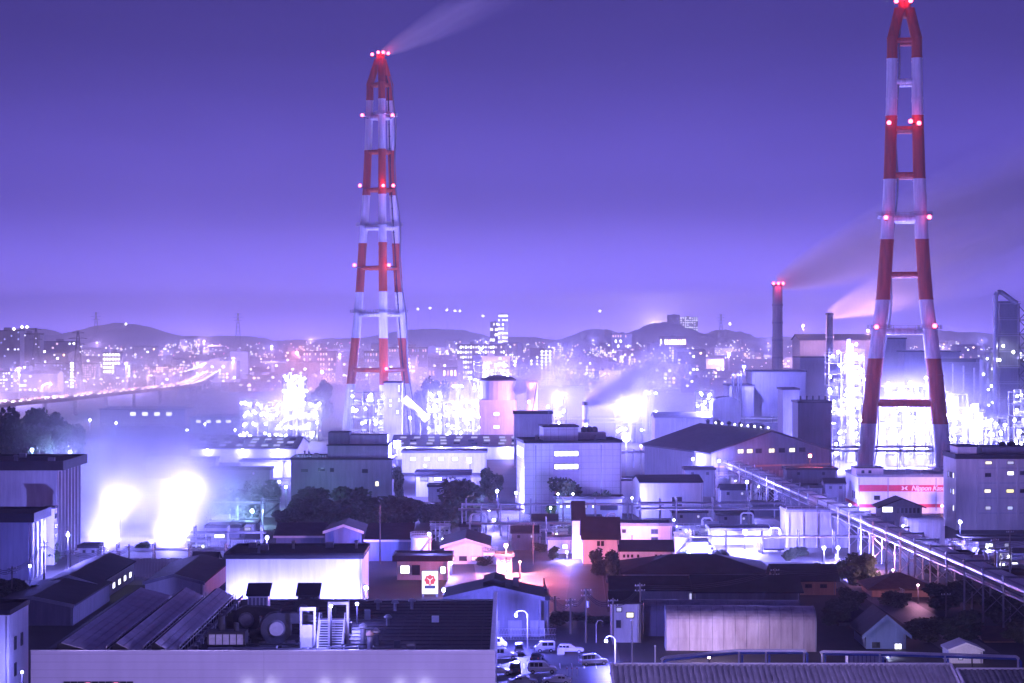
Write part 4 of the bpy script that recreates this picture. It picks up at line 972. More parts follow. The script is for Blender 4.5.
m = MB(); m.box(-1.1, 1.1, -.04, -.004, Z(588.5, 412), Z(585.5, 412)); m.build('caption_bar', M['car_dark'], sg)
for sx in (-1, 1): m = MB(); m.box(sx*1.4-.1, sx*1.4+.1, .1, .28, 0, z0-.11); m.build('post', M['steel'], sg)
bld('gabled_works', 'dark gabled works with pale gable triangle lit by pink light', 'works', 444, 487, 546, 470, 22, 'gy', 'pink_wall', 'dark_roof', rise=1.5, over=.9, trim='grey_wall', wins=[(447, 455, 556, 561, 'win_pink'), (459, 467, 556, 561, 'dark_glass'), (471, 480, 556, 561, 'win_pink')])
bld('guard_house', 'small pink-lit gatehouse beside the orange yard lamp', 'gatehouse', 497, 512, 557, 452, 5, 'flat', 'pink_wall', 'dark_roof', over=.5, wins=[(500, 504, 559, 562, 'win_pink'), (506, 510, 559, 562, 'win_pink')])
flood(366+0, 545, 474, 'lamp on the ridge of the low dark shed', BLUE_L, 700, 'bulb_blue', .8, name='yard_lamp')
flood(429, 534, 462, 'white floodlight beside the white silo', WHITE_L, 6000, 'bulb_white', 2.1)
flood(451, 563, 448, 'white floodlight between the red sign and the gabled works', WHITE_L, 5000, 'bulb_white', 2.0)
flood(444, 590, 405, 'fierce white floodlight at the corner of the red emblem sign', WHITE_L, 7000, 'bulb_white', 2.8)
flood(506, 546, 452, 'orange-pink lamp over the red-lit yard', ORANGE_L, 16000, 'bulb_orange', 2.8, name='yard_lamp')
flood(520, 562, 436, 'red-tinted lamp on the far side of the red-lit yard', (1.0, .16, .22), 8000, 'bulb_orange', .9, name='yard_lamp')
flood(497, 491, 600, 'white floodlight left of the big white office block', WHITE_L, 9000, 'bulb_white', 2.0)
flood(494, 520, 545, 'white lamp on the pipe bridge beside the dark round tree', WHITE_L, 7000, 'bulb_white', 2.2)
flood(489, 510, 570, 'smaller white lamp behind the pipe bridge lamp', WHITE_L, 3000, 'bulb_white', 1.4)
flood(252, 511, 560, 'greenish-white floodlight before the dark trees', GREEN_L, 9000, 'bulb_green', 2.4)
flood(267, 538, 500, 'white floodlight over the pipe racks behind the white workshop', WHITE_L, 12000, 'bulb_white', 2.6)
flood(279, 482, 620, 'white lamp of the greenish pair beside the dark stepped building', GREEN_L, 2600, 'bulb_white', 1.8)
flood(286, 487, 618, 'green-tinted lamp of the pair beside the dark stepped building', GREEN_L, 2600, 'bulb_green', 1.8)
# lit sheds and pipe work left of them
bld('pump_house', 'green-lit pump house among the pipe racks', 'pump house', 232, 256, 524, 545, 8, 'flat', 'white_wall', 'slate_roof', over=.4, wins=[(235, 240, 527, 531, 'win_white'), (244, 251, 527, 531, 'win_dim')])
bld('control_hut', 'dark control hut with one bright square window by the pipe racks', 'hut', 206, 240, 528, 530, 9, 'flat', 'mid_wall', 'dark_roof', over=.4, wins=[(214, 225, 534, 540, 'win_white')])
pipe_rack('pipe rack behind the control hut, nearest the steam', (X(186, 555), 555), (X(262, 555), 555), 7.0, 4, 6, 7)
pipe_rack('low pipe rack in front of the control hut', (X(195, 512), 512), (X(262, 512), 512), 3.2, 3, 5, 6)
pipe_rack('pipe rack leading from the sheds to the steam', (X(118, 470), 470), (X(226, 470), 470), 3.4, 3, 4, 7)
# stepped dark building with trees
sb = bld('stepped_building', 'dark stepped concrete building behind the round trees', 'building', 291, 392, 460, 640, 20, 'flat', 'mid_wall', 'dark_roof', over=.3, wins=[(301, 308, 469, 472, 'dark_glass'), (318, 325, 468, 471, 'dark_glass'), (330, 334, 468, 472, 'dark_glass'), (362, 368, 469, 473, 'dark_glass'), (375, 379, 481, 486.5, 'win_cream')])
s_ = 640/F; zb = Z(460, 640)
m = MB(); m.box((327-341.5)*s_, (388-341.5)*s_, 1.5, 19, zb+.4, Z(446, 640)); m.build('upper_storey', M['mid_wall'], sb)
m = MB(); m.box((326-341.5)*s_, (389-341.5)*s_, 1.2, 19.3, Z(446, 640)+.003, Z(445, 640)); m.build('upper_roof', M['dark_roof'], sb)
m = MB(); m.box((327-341.5)*s_, (348-341.5)*s_, 4, 14, Z(445, 640)+.003, Z(433, 640)); m.build('roof_house', M['dark_wall'], sb)
m = MB(); m.box((348.5-341.5)*s_, (386-341.5)*s_, 5, 15, Z(445, 640)+.003, Z(436, 640)); m.build('roof_house', M['mid_wall'], sb)
for i in range(12): m = MB(); x = (296-341.5+i*2.6)*s_; m.box(x, x+.5, .2, .5, zb+.85, zb+1.5); m.build('rail_post', M['steel'], sb)
flood(397, 445, 655, 'very large white floodlight at the corner of the dark stepped building', WHITE_L, 80000, 'bulb_white', 7.5)
for px, Y, top, w, lf, lb in ((312, 590, 483, 48, 'leaf_dark', 'round dark tree before the lower end of the stepped building'), (352, 575, 482, 46, 'leaf_dark', 'round dark tree before the lit window of the stepped building'), (388, 570, 492, 42, 'leaf_dark', 'dark tree beside the stepped building, below the huge lamp'),
        (461, 580, 476, 48, 'leaf_dark', 'largest round dark tree, between the pipe bridge and stepped building'), (428, 570, 500, 46, 'leaf_dark', 'dark tree between the largest tree and the white silo'), (228, 590, 483, 44, 'leaf_dark', 'dark tree fading into the edge of the steam'), (262, 600, 480, 40, 'leaf_dark', 'dark tree under the green lamp pair'),
        (398, 640, 466, 14, 'leaf_dark', 'slim tree at the right corner of the stepped building'), (490, 640, 468, 26, 'leaf_dark', 'tree behind the left lamp of the white office block')):
    tree(px, Y, top, w, lb, lf, int(px))
bld('lit_store', 'low dark store with pale wall behind the largest round tree', 'store', 416, 470, 475, 660, 12, 'flat', 'grey_wall', 'dark_roof', over=.5, thick=.6, wins=[(420, 428, 477, 481, 'win_dim'), (434, 442, 477, 481, 'win_white')])
# big white office block
wb = bld('office_block', 'big white panelled block with two lit window bands and roof hut', 'office block', 524, 622, 443, 600, 20, 'flat', 'white_panel', 'dark_roof', rz=6.5, over=.25, thick=.35)
s_ = .3; pc = 573.0
def on_wb(a, b, c, d, y0, y1, name, mat, par=wb): m = MB(); m.box((a-pc)*s_, (b-pc)*s_, y0, y1, Z(d, 600), Z(c, 600)); return m.build(name, M[mat], par)
on_wb(553, 579, 444.5, 511, -.06, -.003, 'stair_panel', 'lilac_wall')
for a, b in ((450.5, 456.5), (463.5, 469.5)):
    w_ = on_wb(554, 578.5, a, b, -.14, -.065, 'window_band', 'dark_steel')
    for i in range(5): q = MB(); x = (554.5-pc+i*4.8)*s_; q.box(x, x+4.3*s_, -.2, -.143, Z(b-.7, 600), Z(a+.7, 600)); q.build('pane', M['win_bright'], w_)
h0 = Z(441.5, 600)
m = MB(); m.box((546-pc)*s_, (581-pc)*s_, 6, 16, h0, Z(428, 600)); rh = m.build('roof_hut', M['white_panel'], wb)
m = MB(); m.box((545-pc)*s_, (582-pc)*s_, 5.7, 16.3, Z(428, 600)+.003, Z(426.5, 600)); m.build('roof', M['dark_roof'], rh)
m = MB(); m.box((583-pc)*s_, (612-pc)*s_, 10, 15, h0, h0+2.2); m.build('plant_screen', M['grey_wall'], wb)
for a in (590, 596, 601): m = MB(); m.lathe([(1.0, 0), (1.0, 1.2), (.4, 1.7)], 12, ((a-pc)*s_, 12, h0+2.2)); m.build('cooling_fan', M['dark_steel'], wb)
for x in (552, 570): m = MB(); m.tube(((x-pc)*s_, 8, Z(427, 600)), ((x-pc)*s_, 8, Z(408, 600)), .1, .05, 6); m.build('mast', M['steel'], wb)
for i in range(4): m = MB(); m.box(-98*.15-.1, -98*.15-.003, 3+i*4.2, 5.5+i*4.2, 16.5, 19.5); m.build('side_window', M['win_white'], wb)
on_wb(601, 602, 445, 511, -.1, -.003, 'downpipe', 'steel'); on_wb(535, 536, 445, 511, -.1, -.003, 'downpipe', 'steel')
for px, Y, top, w, lf, lb in ((566, 588, 477, 36, 'leaf_dark', 'round dark tree in front of the big white block'), (601, 586, 490, 20, 'leaf_dark', 'small bushy tree before the right half of the white block'), (551, 582, 503, 13, 'leaf_green', 'bright green lamp-lit bush by the white block')):
    tree(px, Y, top, w, lb, lf, int(px))
flood(550.5, 508, 577, 'small green lamp at the foot of the big white block', GREEN_L, 1500, 'bulb_green', 1.3, name='yard_lamp')
flood(558, 494, 580, 'small white lamp in front of the dark tree by the white block', WHITE_L, 2200, 'bulb_white', 1.2, name='yard_lamp')
flood(573, 494, 581, 'second small white lamp before the white block, nearer its middle', WHITE_L, 1500, 'bulb_white', 1.0, name='yard_lamp')
flood(516, 493, 606, 'white wall lamp on the narrow side of the big white block', WHITE_L, 7000, 'bulb_white', 1.7)
flood(626, 438, 640, 'very large white floodlight behind the corner of the big white block', WHITE_L, 80000, 'bulb_white', 8.0)
flood(641, 446, 660, 'small pink lamp right of the huge floodlight', PINK_L, 2500, 'bulb_pink', 1.3, name='yard_lamp')
bld('canteen', 'low dark annex with small lit windows before the white block', 'annex', 556, 622, 499, 583, 7, 'flat', 'mid_wall', 'slate_roof', over=.6, wins=[(560, 563, 503, 508, 'win_white'), (566, 570, 504, 508, 'win_white'), (585, 587, 503, 508, 'win_dim'), (592, 594, 503, 508, 'win_white'), (600, 618, 504, 510, 'dark_glass')])
# white shed and annex
bld('white_shed', 'bright white shed with dark roof and outside stair right of the white block', 'shed', 640, 703, 483, 585, 15, 'gx', 'white_wall', 'slate_roof', rise=1.6, rz=5, over=.3, wins=[(672, 682, 497, 506, 'dark_glass')])
bld('white_annex', 'small white annex between the white block and the white shed', 'annex', 622, 640, 481, 600, 9, 'flat', 'white_wall', 'slate_roof', over=.2)
flood(632, 498, 580, 'white lamp low between the white annex and white shed', WHITE_L, 5000, 'bulb_white', 1.0, name='yard_lamp')
# tower house and neighbours
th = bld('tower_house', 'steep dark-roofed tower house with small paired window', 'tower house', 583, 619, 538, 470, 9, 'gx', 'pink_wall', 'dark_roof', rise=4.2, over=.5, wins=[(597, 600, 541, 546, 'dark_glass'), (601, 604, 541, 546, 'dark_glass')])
bld('chimney_house', 'narrow tall shaft house with dark slanted roof beside the tower house', 'shaft house', 572.5, 584.5, 521, 481, 4, 'shed', 'white_wall', 'dark_roof', rise=4.2, over=.3)
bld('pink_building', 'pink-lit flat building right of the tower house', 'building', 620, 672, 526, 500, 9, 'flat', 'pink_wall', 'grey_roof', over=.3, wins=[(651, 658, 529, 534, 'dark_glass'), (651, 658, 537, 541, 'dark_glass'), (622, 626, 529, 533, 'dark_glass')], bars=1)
bld('white_row', 'low white row building with dark roof and small square windows', 'building', 620, 673, 551, 468, 8, 'gx', 'white_wall', 'dark_roof', rise=1.9, over=.4, wins=[(a, a+2.2, 554.5, 557.5, 'dark_glass') for a in (623, 627, 631, 637, 655, 660)])
bld('white_hut', 'small white hut lit by the lamp left of the shaft house', 'hut', 548, 572, 540, 492, 6, 'flat', 'white_wall', 'grey_roof', over=.2, wins=[(562, 568, 544, 549, 'win_white')])
flood(567, 552, 478, 'white lamp in front of the small white hut', WHITE_L, 4500, 'bulb_white', 1.3, name='yard_lamp')
flood(632, 533, 490, 'pink lamp washing the pink-lit building', PINK_L, 2600, 'bulb_pink', 1.0, name='yard_lamp', dy=1)
# pipe bridges across the middle
pipe_rack('long pipe bridge passing in front of the big white block', (X(466, 560), 560), (X(660, 560), 560), 6.2, 3.5, 6, 9, r=.2)
pipe_rack('long pipe bridge passing below the white shed to the pipe trestle', (X(640, 552), 552), (X(785, 552), 552), 5.6, 4, 7, 9, r=.22, levels=2)
pipe_rack('pipe bridge beside the gabled works and the orange yard lamp', (X(470, 515), 515), (X(584, 515), 515), 5.2, 3, 5, 8, r=.18)
pipe_rack('pipe rack over the bright loading yard', (X(690, 492), 492), (X(870, 492), 492), 4.2, 3, 5, 8, r=.18)
pipe_rack('pipe rack left of the largest round tree by the pipe bridge lamp', (X(462, 535), 535), (X(520, 535), 535), 7.0, 3, 4, 5, r=.2)
for px, Y, a, b, c, lb in ((690, 530, 0, 6, 5.5, 'steel skid of valves and boxes beside the bright loading yard'), (712, 528, 0, 5, 5.0, 'second valve skid beside the bright loading yard')):
    steel_rack(lb, px-12, px+10, 527, Y, 5, 2, lampn=1, seed=px, lr=.22, name='valve_skid')
bld('loading_shed', 'white loading shed blazing under its lamp at the bright yard', 'shed', 712, 772, 531, 512, 10, 'flat', 'white_wall', 'grey_roof', over=.6)
flood(745, 532, 500, 'fierce white lamp over the bright loading yard', WHITE_L, 40000, 'bulb_white', 3.2)
flood(657, 522, 520, 'white star-bright lamp at the corner of the pink-lit building', WHITE_L, 12000, 'bulb_white', 2.4)
flood(690, 548, 478, 'white lamp low over the loading yard behind the hip roof', WHITE_L, 26000, 'bulb_white', 1.0)
flood(747, 482, 600, 'white lamp among steelwork above the loading yard', WHITE_L, 9000, 'bulb_white', 1.9)
flood(693, 459, 690, 'white lamp under the eave of the great dark hall', WHITE_L, 7000, 'bulb_white', 1.7)
flood(719, 461, 680, 'smaller lamp beside the great dark hall gable', WHITE_L, 3500, 'bulb_white', 1.3)
flood(674, 520, 535, 'small lamp by the valve skids', WHITE_L, 2500, 'bulb_white', 1.0, name='yard_lamp')
# great dark hall, turned away
def great_hall():
    Yf = 690; root = thing('great_hall', 'great dark hall with wide low roof and lit windows under its gable', 'hall', (X(771, Yf), Yf, 0), R(21))
    w, d, h, rise = 46, 54, 13.0, 7.0; mw = MB(); mr = MB(); mw.box(-w/2, w/2, 0, d, -.3, h); gable(mw, mr, w, d, h, rise, 'y', 1.2, .5)
    mw.build('wall', M['mid_wall'], root); mr.build('roof', M['slate_roof'], root)
    for i, x in enumerate((-13, -9.5, -6, -1, 3, 7, 11)): window(root, x, x+2.4, 12.6, 14.2, 0, 'win_cream' if i in (0, 1, 3, 5) else 'dark_glass', bars=1)
    m = MB(); m.box(-w/2, w/2, -.5, -.05, 8.0, 8.6); m.build('canopy', M['orange_wall'], root)
    for i in range(9): m = MB(); m.box(-w/2+2+i*4.8, -w/2+4.6+i*4.8, -.06, -.003, 2, 6.5); m.build('door', M['grey_wall'], root)
    for i in range(9): m = MB(); k = i/8; m.ball((0, 2+40*k, h+rise+1.2), .32, 8, 5); m.build('ridge_lamp', M['far_white'], root)
    for i in range(6): m = MB(); m.lathe([(.6, 0), (.6, 1.0), (1.0, 1.3), (.2, 2.0)], 10, (0, 6+i*8.5, h+rise+.3)); m.build('ridge_vent', M['dark_steel'], root)
    return root
great_hall()
flood(810, 456, 660, 'red warning lamp glaring beside the great dark hall', (1.0, .16, .16), 5000, 'bulb_hot_red', 2.8, name='warning_beacon')
# concrete basin, round-ended tank, small gabled house
ct = bld('concrete_tank', 'square pale concrete tank above the twin lamps', 'tank', 786, 848, 512, 505, 11, 'flat', 'concrete', 'grey_roof', over=.05, thick=.2)
for i in range(5): m = MB(); x = -7.2+i*3.6; m.box(x-.15, x+.15, -.2, -.003, 0, 8.8); m.build('rib', M['concrete'], ct)
m = MB()
for q in (.6, 1.1): m.tube((-7.7, .2, 9.3+q), (7.7, .2, 9.3+q), .05, .05, 4)
for i in range(9): m.tube((-7.7+i*1.92, .2, 9.2), (-7.7+i*1.92, .2, 10.4), .05, .05, 4)
m.build('railing', M['galv'], ct)
r = thing('round_tank', 'dark horizontal round-topped tank shed lit at one end', 'tank', (X(926, 505), 505, 0), R(2)); w = 38*.2525; h = Z(518, 505)
prof = [(0, 0), (0, h*.72)]+[(1.6-1.6*math.cos(a), h*.72+h*.28*math.sin(a)) for a in (.4, .8, 1.2, 1.57)]+[(7, h), (8.2, h*.9), (8.6, h*.7), (8.6, 0)]
m = MB(); m.extrude(prof, 'x', -w/2+.3, w/2); m.build('shell', M['concrete'], r); m = MB(); m.extrude([(y*.96+.1, z*.97) for y, z in prof], 'x', -w/2, -w/2+.28); m.build('end_plate', M['white_wall'], r)
for i in range(5): m = MB(); m.extrude([(y*1.02-.08, z*1.01) for y, z in prof], 'x', -w/2+1.2+i*1.8, -w/2+1.4+i*1.8); m.build('hoop', M['grey_wall'], r)
flood(903, 526, 500, 'small lamp at the lit end of the round-topped tank', WHITE_L, 2600, 'bulb_white', 1.2, name='yard_lamp')
bld('gabled_house', 'small dark-gabled house with bright window before the red-striped building', 'house', 881, 922, 507, 560, 8, 'gy', 'mid_wall', 'dark_roof', rise=2.2, over=1.0, wins=[(882, 893, 506.5, 512.5, 'win_white')]+[(897+i*4, 899.5+i*4, 508, 513, 'dark_glass') for i in range(6)])
flood(824, 548, 470, 'left of the twin white lamps below the concrete tank', WHITE_L, 12000, 'bulb_white', 2.4, group='twin lamps')
flood(838, 548, 470, 'right of the twin white lamps below the concrete tank', WHITE_L, 12000, 'bulb_white', 2.4, group='twin lamps')
flood(960, 522, 520, 'white lamp at the foot of the beige office building', WHITE_L, 9000, 'bulb_white', 2.3)
flood(987, 547, 470, 'white lamp in the dark yard right of the pipe trestle', WHITE_L, 4000, 'bulb_white', 1.0, name='yard_lamp')
bld('yard_shed', 'low white-lit shed right of the pipe trestle at the edge', 'shed', 1000, 1040, 560, 470, 7, 'flat', 'white_wall', 'grey_roof', over=.4, wins=[(1010, 1018, 562, 569, 'win_white')])
bld('yard_shed', 'long low shed before the beige office building', 'shed', 966, 1040, 541, 505, 8, 'flat', 'mid_wall', 'dark_roof', over=.6, wins=[(985, 993, 543, 547, 'win_white'), (1004, 1009, 543, 547, 'win_dim')])
# building with the red stripe and lettering
nb = bld('striped_building', 'white building with red stripe and white company lettering', 'building', 858, 985, 477, 600, 22, 'flat', 'white_wall', 'grey_roof', over=.2, thick=.3, wins=[(874, 880, 495.5, 500, 'dark_glass')], bars=1, swins=[('left', 5, 6.6, 4, 6.2, 'dark_glass'), ('left', 8, 9.6, 4, 6.2, 'dark_glass')])
pc = 921.5; s_ = .3
def on_nb(a, b, c, d, y0, y1, name, mat): m = MB(); m.box((a-pc)*s_, (b-pc)*s_, y0, y1, Z(d, 600), Z(c, 600)); return m.build(name, M[mat], nb)
rs = on_nb(858.4, 985, 485, 491.5, -.05, -.003, 'red_stripe', 'stripe_red')
on_nb(858.4, 985, 504, 507.5, -.05, -.003, 'red_stripe', 'stripe_red')
m = MB(); m.box(-127*.15-.05, -127*.15-.003, .1, 22, Z(507.5, 600), Z(504, 600)); m.build('red_stripe', M['stripe_red'], nb)
m = MB(); m.box((856-pc)*s_, (884-pc)*s_, 1, 8, Z(476, 600), Z(468.5, 600)); m.build('roof_hut', M['pink_wall'], nb)
m = MB(); m.box((855.5-pc)*s_, (884.5-pc)*s_, .8, 8.2, Z(468.5, 600)+.003, Z(467.5, 600)); m.build('hut_roof', M['dark_roof'], nb)
for a in (862, 869): on_nb(a, a+3, 470.5, 473.5, .9, .997, 'hut_window', 'dark_glass')
for a in (859, 888, 936): on_nb(a-.4, a+.4, 478, 511, -.12, -.06, 'downpipe', 'steel')
for i in range(9): m = MB(); x = (885-pc+i*11)*s_; m.tube((x, 1, Z(476, 600)), (x, 1, Z(466, 600)), .06, .06, 4); m.build('rail_post', M['steel'], nb)
m = MB(); m.tube((-10, 1, Z(467, 600)), (18, 1, Z(467, 600)), .07, .07, 4); m.tube((-10, 1, Z(471, 600)), (18, 1, Z(471, 600)), .07, .07, 4); m.build('roof_rail', M['steel'], nb)
fc = bpy.data.curves.new('lettering', 'FONT'); fc.body = 'Nippon Kasei'; fc.size = 2.05; fc.shear = .28; fc.extrude = .02; fc.space_character = .93; fc.offset = .045
fo = bpy.data.objects.new('lettering', fc); C.objects.link(fo); bpy.context.view_layer.update()
me = bpy.data.meshes.new_from_object(fo); bpy.data.objects.remove(fo)
me.materials.clear(); me.materials.append(M['letter_white']); lo = bpy.data.objects.new('lettering', me); C.objects.link(lo); lo.parent = nb
lo.rotation_euler = (R(90), 0, 0); lo.location = ((911.2-pc)*s_, -.085, Z(490.4, 600))
m = MB(); cx, cz = (904.5-pc)*s_, Z(488.2, 600)
m.extrude([(cx-.95, cz+.55), (cx-.5, cz+.55), (cx-.05, cz+.05), (cx-.05, cz-.05), (cx-.5, cz-.55), (cx-.95, cz-.55), (cx-.55, cz)], 'y', -.1, -.055)
m.extrude([(cx+.95, cz+.55), (cx+.5, cz+.55), (cx+.05, cz+.05), (cx+.05, cz-.05), (cx+.5, cz-.55), (cx+.95, cz-.55), (cx+.55, cz)], 'y', -.1, -.055); m.build('emblem', M['letter_white'], nb)
flood(942, 506, 590, 'small pink lamp at the corner of the red-striped building', PINK_L, 2500, 'bulb_pink', 1.3, name='yard_lamp')
flood(872, 519, 575, 'white lamp washing the red-striped wall from the front', WHITE_L, 5500, 'bulb_white', 1.1, dy=1)
flood(850, 505, 600, 'white lamp at the narrow end of the red-striped building', WHITE_L, 5000, 'bulb_white', 1.1)
# beige office building
ob = bld('office_building', 'beige office building with scattered lit windows beside the chimney tower', 'office building', 956, 1050, 459, 550, 16, 'flat', 'beige_wall', 'dark_roof', over=.3, thick=.9,
    wins=[(985, 992, 461, 464.5, 'win_cream'), (1007, 1014, 461, 464.5, 'win_dim'), (985, 991, 473, 477, 'dark_glass'), (1007, 1014, 471, 475.5, 'win_white'), (984, 991, 489, 493, 'win_cream'), (1006, 1014, 489, 493, 'win_yellow'), (985, 991, 506, 510, 'win_dim'), (1007, 1013, 506, 510, 'win_blue'), (1020, 1026, 471, 475, 'dark_glass'), (1020, 1026, 489, 493, 'dark_glass')],
    swins=[('left', 2+i*3.2, 3.6+i*3.2, z, z+1.6, g) for i, z, g in ((0, 14, 'win_white'), (1, 14, 'dark_glass'), (0, 9.5, 'win_white'), (2, 14, 'win_dim'), (1, 9.5, 'win_blue'), (0, 5, 'win_white'))])
s_ = .275; pc = 1003.0
for a in (977.5, 998, 1018): m = MB(); x = (a-pc)*s_; m.box(x-.3, x+.3, -.25, -.003, 0, Z(460, 550)); m.build('pilaster', M['beige_wall'], ob)
for zr in (468, 483, 498, 513): m = MB(); m.box((978.8-pc)*s_, 12.9, -.12, -.004, Z(zr+.6, 550), Z(zr-.6, 550)); m.build('floor_band', M['concrete'], ob)
m = MB(); m.box((958-pc)*s_, (977-pc)*s_, .5, 10, Z(457, 550), Z(447, 550)); m.build('stair_head', M['beige_wall'], ob)
m = MB(); m.box((957-pc)*s_, (978-pc)*s_, .3, 10.3, Z(447, 550)+.003, Z(446, 550)); m.build('stair_head_roof', M['dark_roof'], ob)
m = MB(); m.box((984-pc)*s_, 12.5, 1.5, 14, Z(457, 550), Z(447.5, 550)); m.build('plant_room', M['dark_wall'], ob)
for a in (1008, 1018): m = MB(); m.lathe([(1.2, 0), (1.2, .9), (.5, 1.3)], 12, ((a-pc)*s_, 7, Z(447.5, 550))); m.build('fan_cowl', M['dark_steel'], ob)
flood(980, 448, 570, 'white star-bright lamp on the roof of the beige office building', WHITE_L, 14000, 'bulb_white', 2.8)
# diagonal pipe trestle
pipe_rack('long diagonal pipe trestle descending past the houses to the picture edge', (74, 700), (91, 330), 8.2, 5.0, 9, 12.5, r=.3, levels=2, name='pipe_trestle')
for px, Y in ((952, 452), (968, 470), (995, 440), (1010, 455), (935, 470)):
    util_pole(px, Y, 538 if px < 1000 else 530, 'utility pole in the dark yard right of the pipe trestle', arms=1, group='utility poles right of the trestle')
flood(893, 570, 424, 'pink lamp under the pipe trestle lighting the road', PINK_L, 3200, 'bulb_pink', .7, name='yard_lamp')
flood(868, 557, 458, 'pink lamp under the upper pipe trestle road', PINK_L, 3200, 'bulb_pink', .7, name='yard_lamp')
flood(918, 585, 402, 'whitish lamp low under the pipe trestle legs', PINK_L, 600, 'bulb_pink', .7, name='yard_lamp')
# ---------------------------------------------------------------- refinery behind the chimney tower with the red stripe building
col_tower('tall slim column with arched pipe in the blazing refinery', 850, 343, 835, 1.8, 9, lampn=2, seed=1, lr=.5)
steel_rack('tallest lamp-studded steel structure left of the chimney tower', 829, 864, 352, 842, 10, 10, lampn=6, seed=2, lr=.55)
steel_rack('low lamp-lit steel rack between the dark plant and the tall lamp structure', 815, 832, 432, 800, 8, 3, lampn=3, seed=3, lr=.4)
steel_rack('wide blazing steel rack framed by the chimney tower legs', 878, 930, 386, 850, 12, 6, lampn=8, seed=4, lr=.55)
col_tower('thick column between the chimney tower legs, nearer the left leg', 891, 400, 815, 2.2, 5, seed=5, lr=.5)
col_tower('slim column at the middle between the chimney tower legs', 906, 394, 822, 1.5, 5, seed=6, lr=.5)
col_tower('column close to the right leg of the chimney tower', 921, 402, 818, 1.9, 5, seed=7, lr=.5)
bld('blue_cabin', 'bluish box cabin on the steel rack inside the chimney tower legs', 'cabin', 872, 885, 424, 800, 6, 'flat', 'grey_wall', 'grey_roof', over=.3)
steel_rack('blazing steel rack right of the chimney tower', 940, 968, 394, 840, 10, 5, lampn=7, seed=8, lr=.55)
col_tower('short column right of the chimney tower, above the office roof lamp', 978, 408, 820, 1.7, 4, seed=9, lr=.5)
col_tower('slender column behind the beige office stair head', 967, 412, 808, 1.3, 4, seed=10, lr=.5)
steel_rack('steel rack behind the roof of the beige office building', 986, 1008, 418, 830, 9, 4, lampn=5, seed=11, lr=.5)
steel_rack('lamp-lit steel rack at the picture edge above the office', 1014, 1040, 392, 830, 9, 6, lampn=5, seed=12, lr=.5)
pipe_rack('pipe bridge across the foot of the refinery', (X(800, 775), 775), (X(1030, 775), 775), 8, 5, 7, 12, r=.4, levels=2)
for px, row, Y, w, lb in ((870, 440, 790, 60000, 'white refinery lamp inside the left leg of the chimney tower'), (904, 430, 795, 70000, 'white refinery lamp at the middle of the chimney tower legs'), (925, 415, 800, 50000, 'white refinery lamp inside the right leg of the chimney tower'),
        (888, 384, 835, 50000, 'white refinery lamp high between the tower legs, left'), (910, 383, 835, 50000, 'white refinery lamp high between the tower legs, right'), (950, 405, 825, 60000, 'white refinery lamp just right of the tower'), (978, 440, 790, 60000, 'white refinery lamp behind the office roof'), (1005, 425, 815, 50000, 'white refinery lamp near the picture edge'),
        (838, 352, 830, 40000, 'white lamp at the head of the tallest lamp structure'), (846, 395, 826, 50000, 'white lamp halfway up the tallest lamp structure'), (840, 440, 790, 50000, 'white lamp at the foot of the tallest lamp structure'), (858, 372, 830, 40000, 'white lamp on the right side of the tallest lamp structure'), (926, 378, 840, 30000, 'white lamp level with the red band of the tower')):
    flood(px, row, Y, lb, WHITE_L, w, 'bulb_white', 2.2, group='refinery lamps')
# tall dark units behind
bh = bld('boiler_house', 'wide dark boiler house behind the refinery at the picture edge', 'boiler house', 938, 1070, 362, 1060, 30, 'flat', 'mid_wall', 'dark_roof', over=.5, thick=1.0)
for i in range(12): m = MB(); x = -33+i*5.7; m.tube((x, -.9, 0), (x, -.9, 30+(i*7) % 8), .5, .5, 8); m.build('riser_pipe', M['galv'], bh)
for i in range(4): m = MB(); m.box(-34, 34, -1.6, -.003, 8+i*8, 8.4+i*8); m.build('gallery', M['steel'], bh)
bld('boiler_house', 'dark stepped boiler house seen between the chimney tower legs', 'boiler house', 880, 906, 339, 1200, 25, 'flat', 'mid_wall', 'dark_roof', over=.5)
bld('boiler_house', 'lower dark boiler house behind the right leg of the tower', 'boiler house', 904, 960, 352, 1180, 25, 'flat', 'mid_wall', 'dark_roof', over=.5)
r = thing('reactor_tower', 'tall dark reactor tower with bent top pipe at the picture edge', 'tower', (X(1008, 1000), 1000, 0)); s_ = .5
m = MB(); m.box(-4, 5, 0, 9, 0, Z(301, 1000)); m.build('casing', M['dark_wall'], r)
m = MB(); m.path([(-6.5, -1, 2), (-6.5, -1, Z(296, 1000)), (-5.6, -1, Z(292.5, 1000)), (-4, -1, Z(292, 1000)), (-2.6, -1, Z(293.5, 1000)), (2.5, -1, Z(301.5, 1000)), (4, -1, Z(303, 1000))], 1.25, 10); m.build('bent_pipe', M['steel'], r)
for k in range(8): m = MB(); z = 12+k*8; m.box(-7.5, 6, -2.2, -.003, z, z+.3); d_ = m.build('gallery', M['steel'], r); q = MB(); q.tube((-7.4, -2.1, z+1.2), (5.9, -2.1, z+1.2), .08, .08, 4); q.build('railing', M['steel'], d_)
m = MB()
for x in (5.5, 12):
    for y in (0, 7): m.bar((x, y, 0), (x, y, Z(304, 1000)), .5)
for k in range(9):
    z = 4+k*7; m.bar((5.5, 0, z), (12, 0, z), .35); m.bar((5.5, 0, z), (12, 0, z+7), .3); m.bar((12, 0, z), (5.5, 0, z+7), .3)
m.build('lattice_bay', M['dark_steel'], r)
for x, z in ((-3, 47), (2, 44), (-5, 40), (8, 40)): m = MB(); m.ball((x, -2.8, z), .6, 8, 5); m.build('lamp', M['bulb_white'], r)
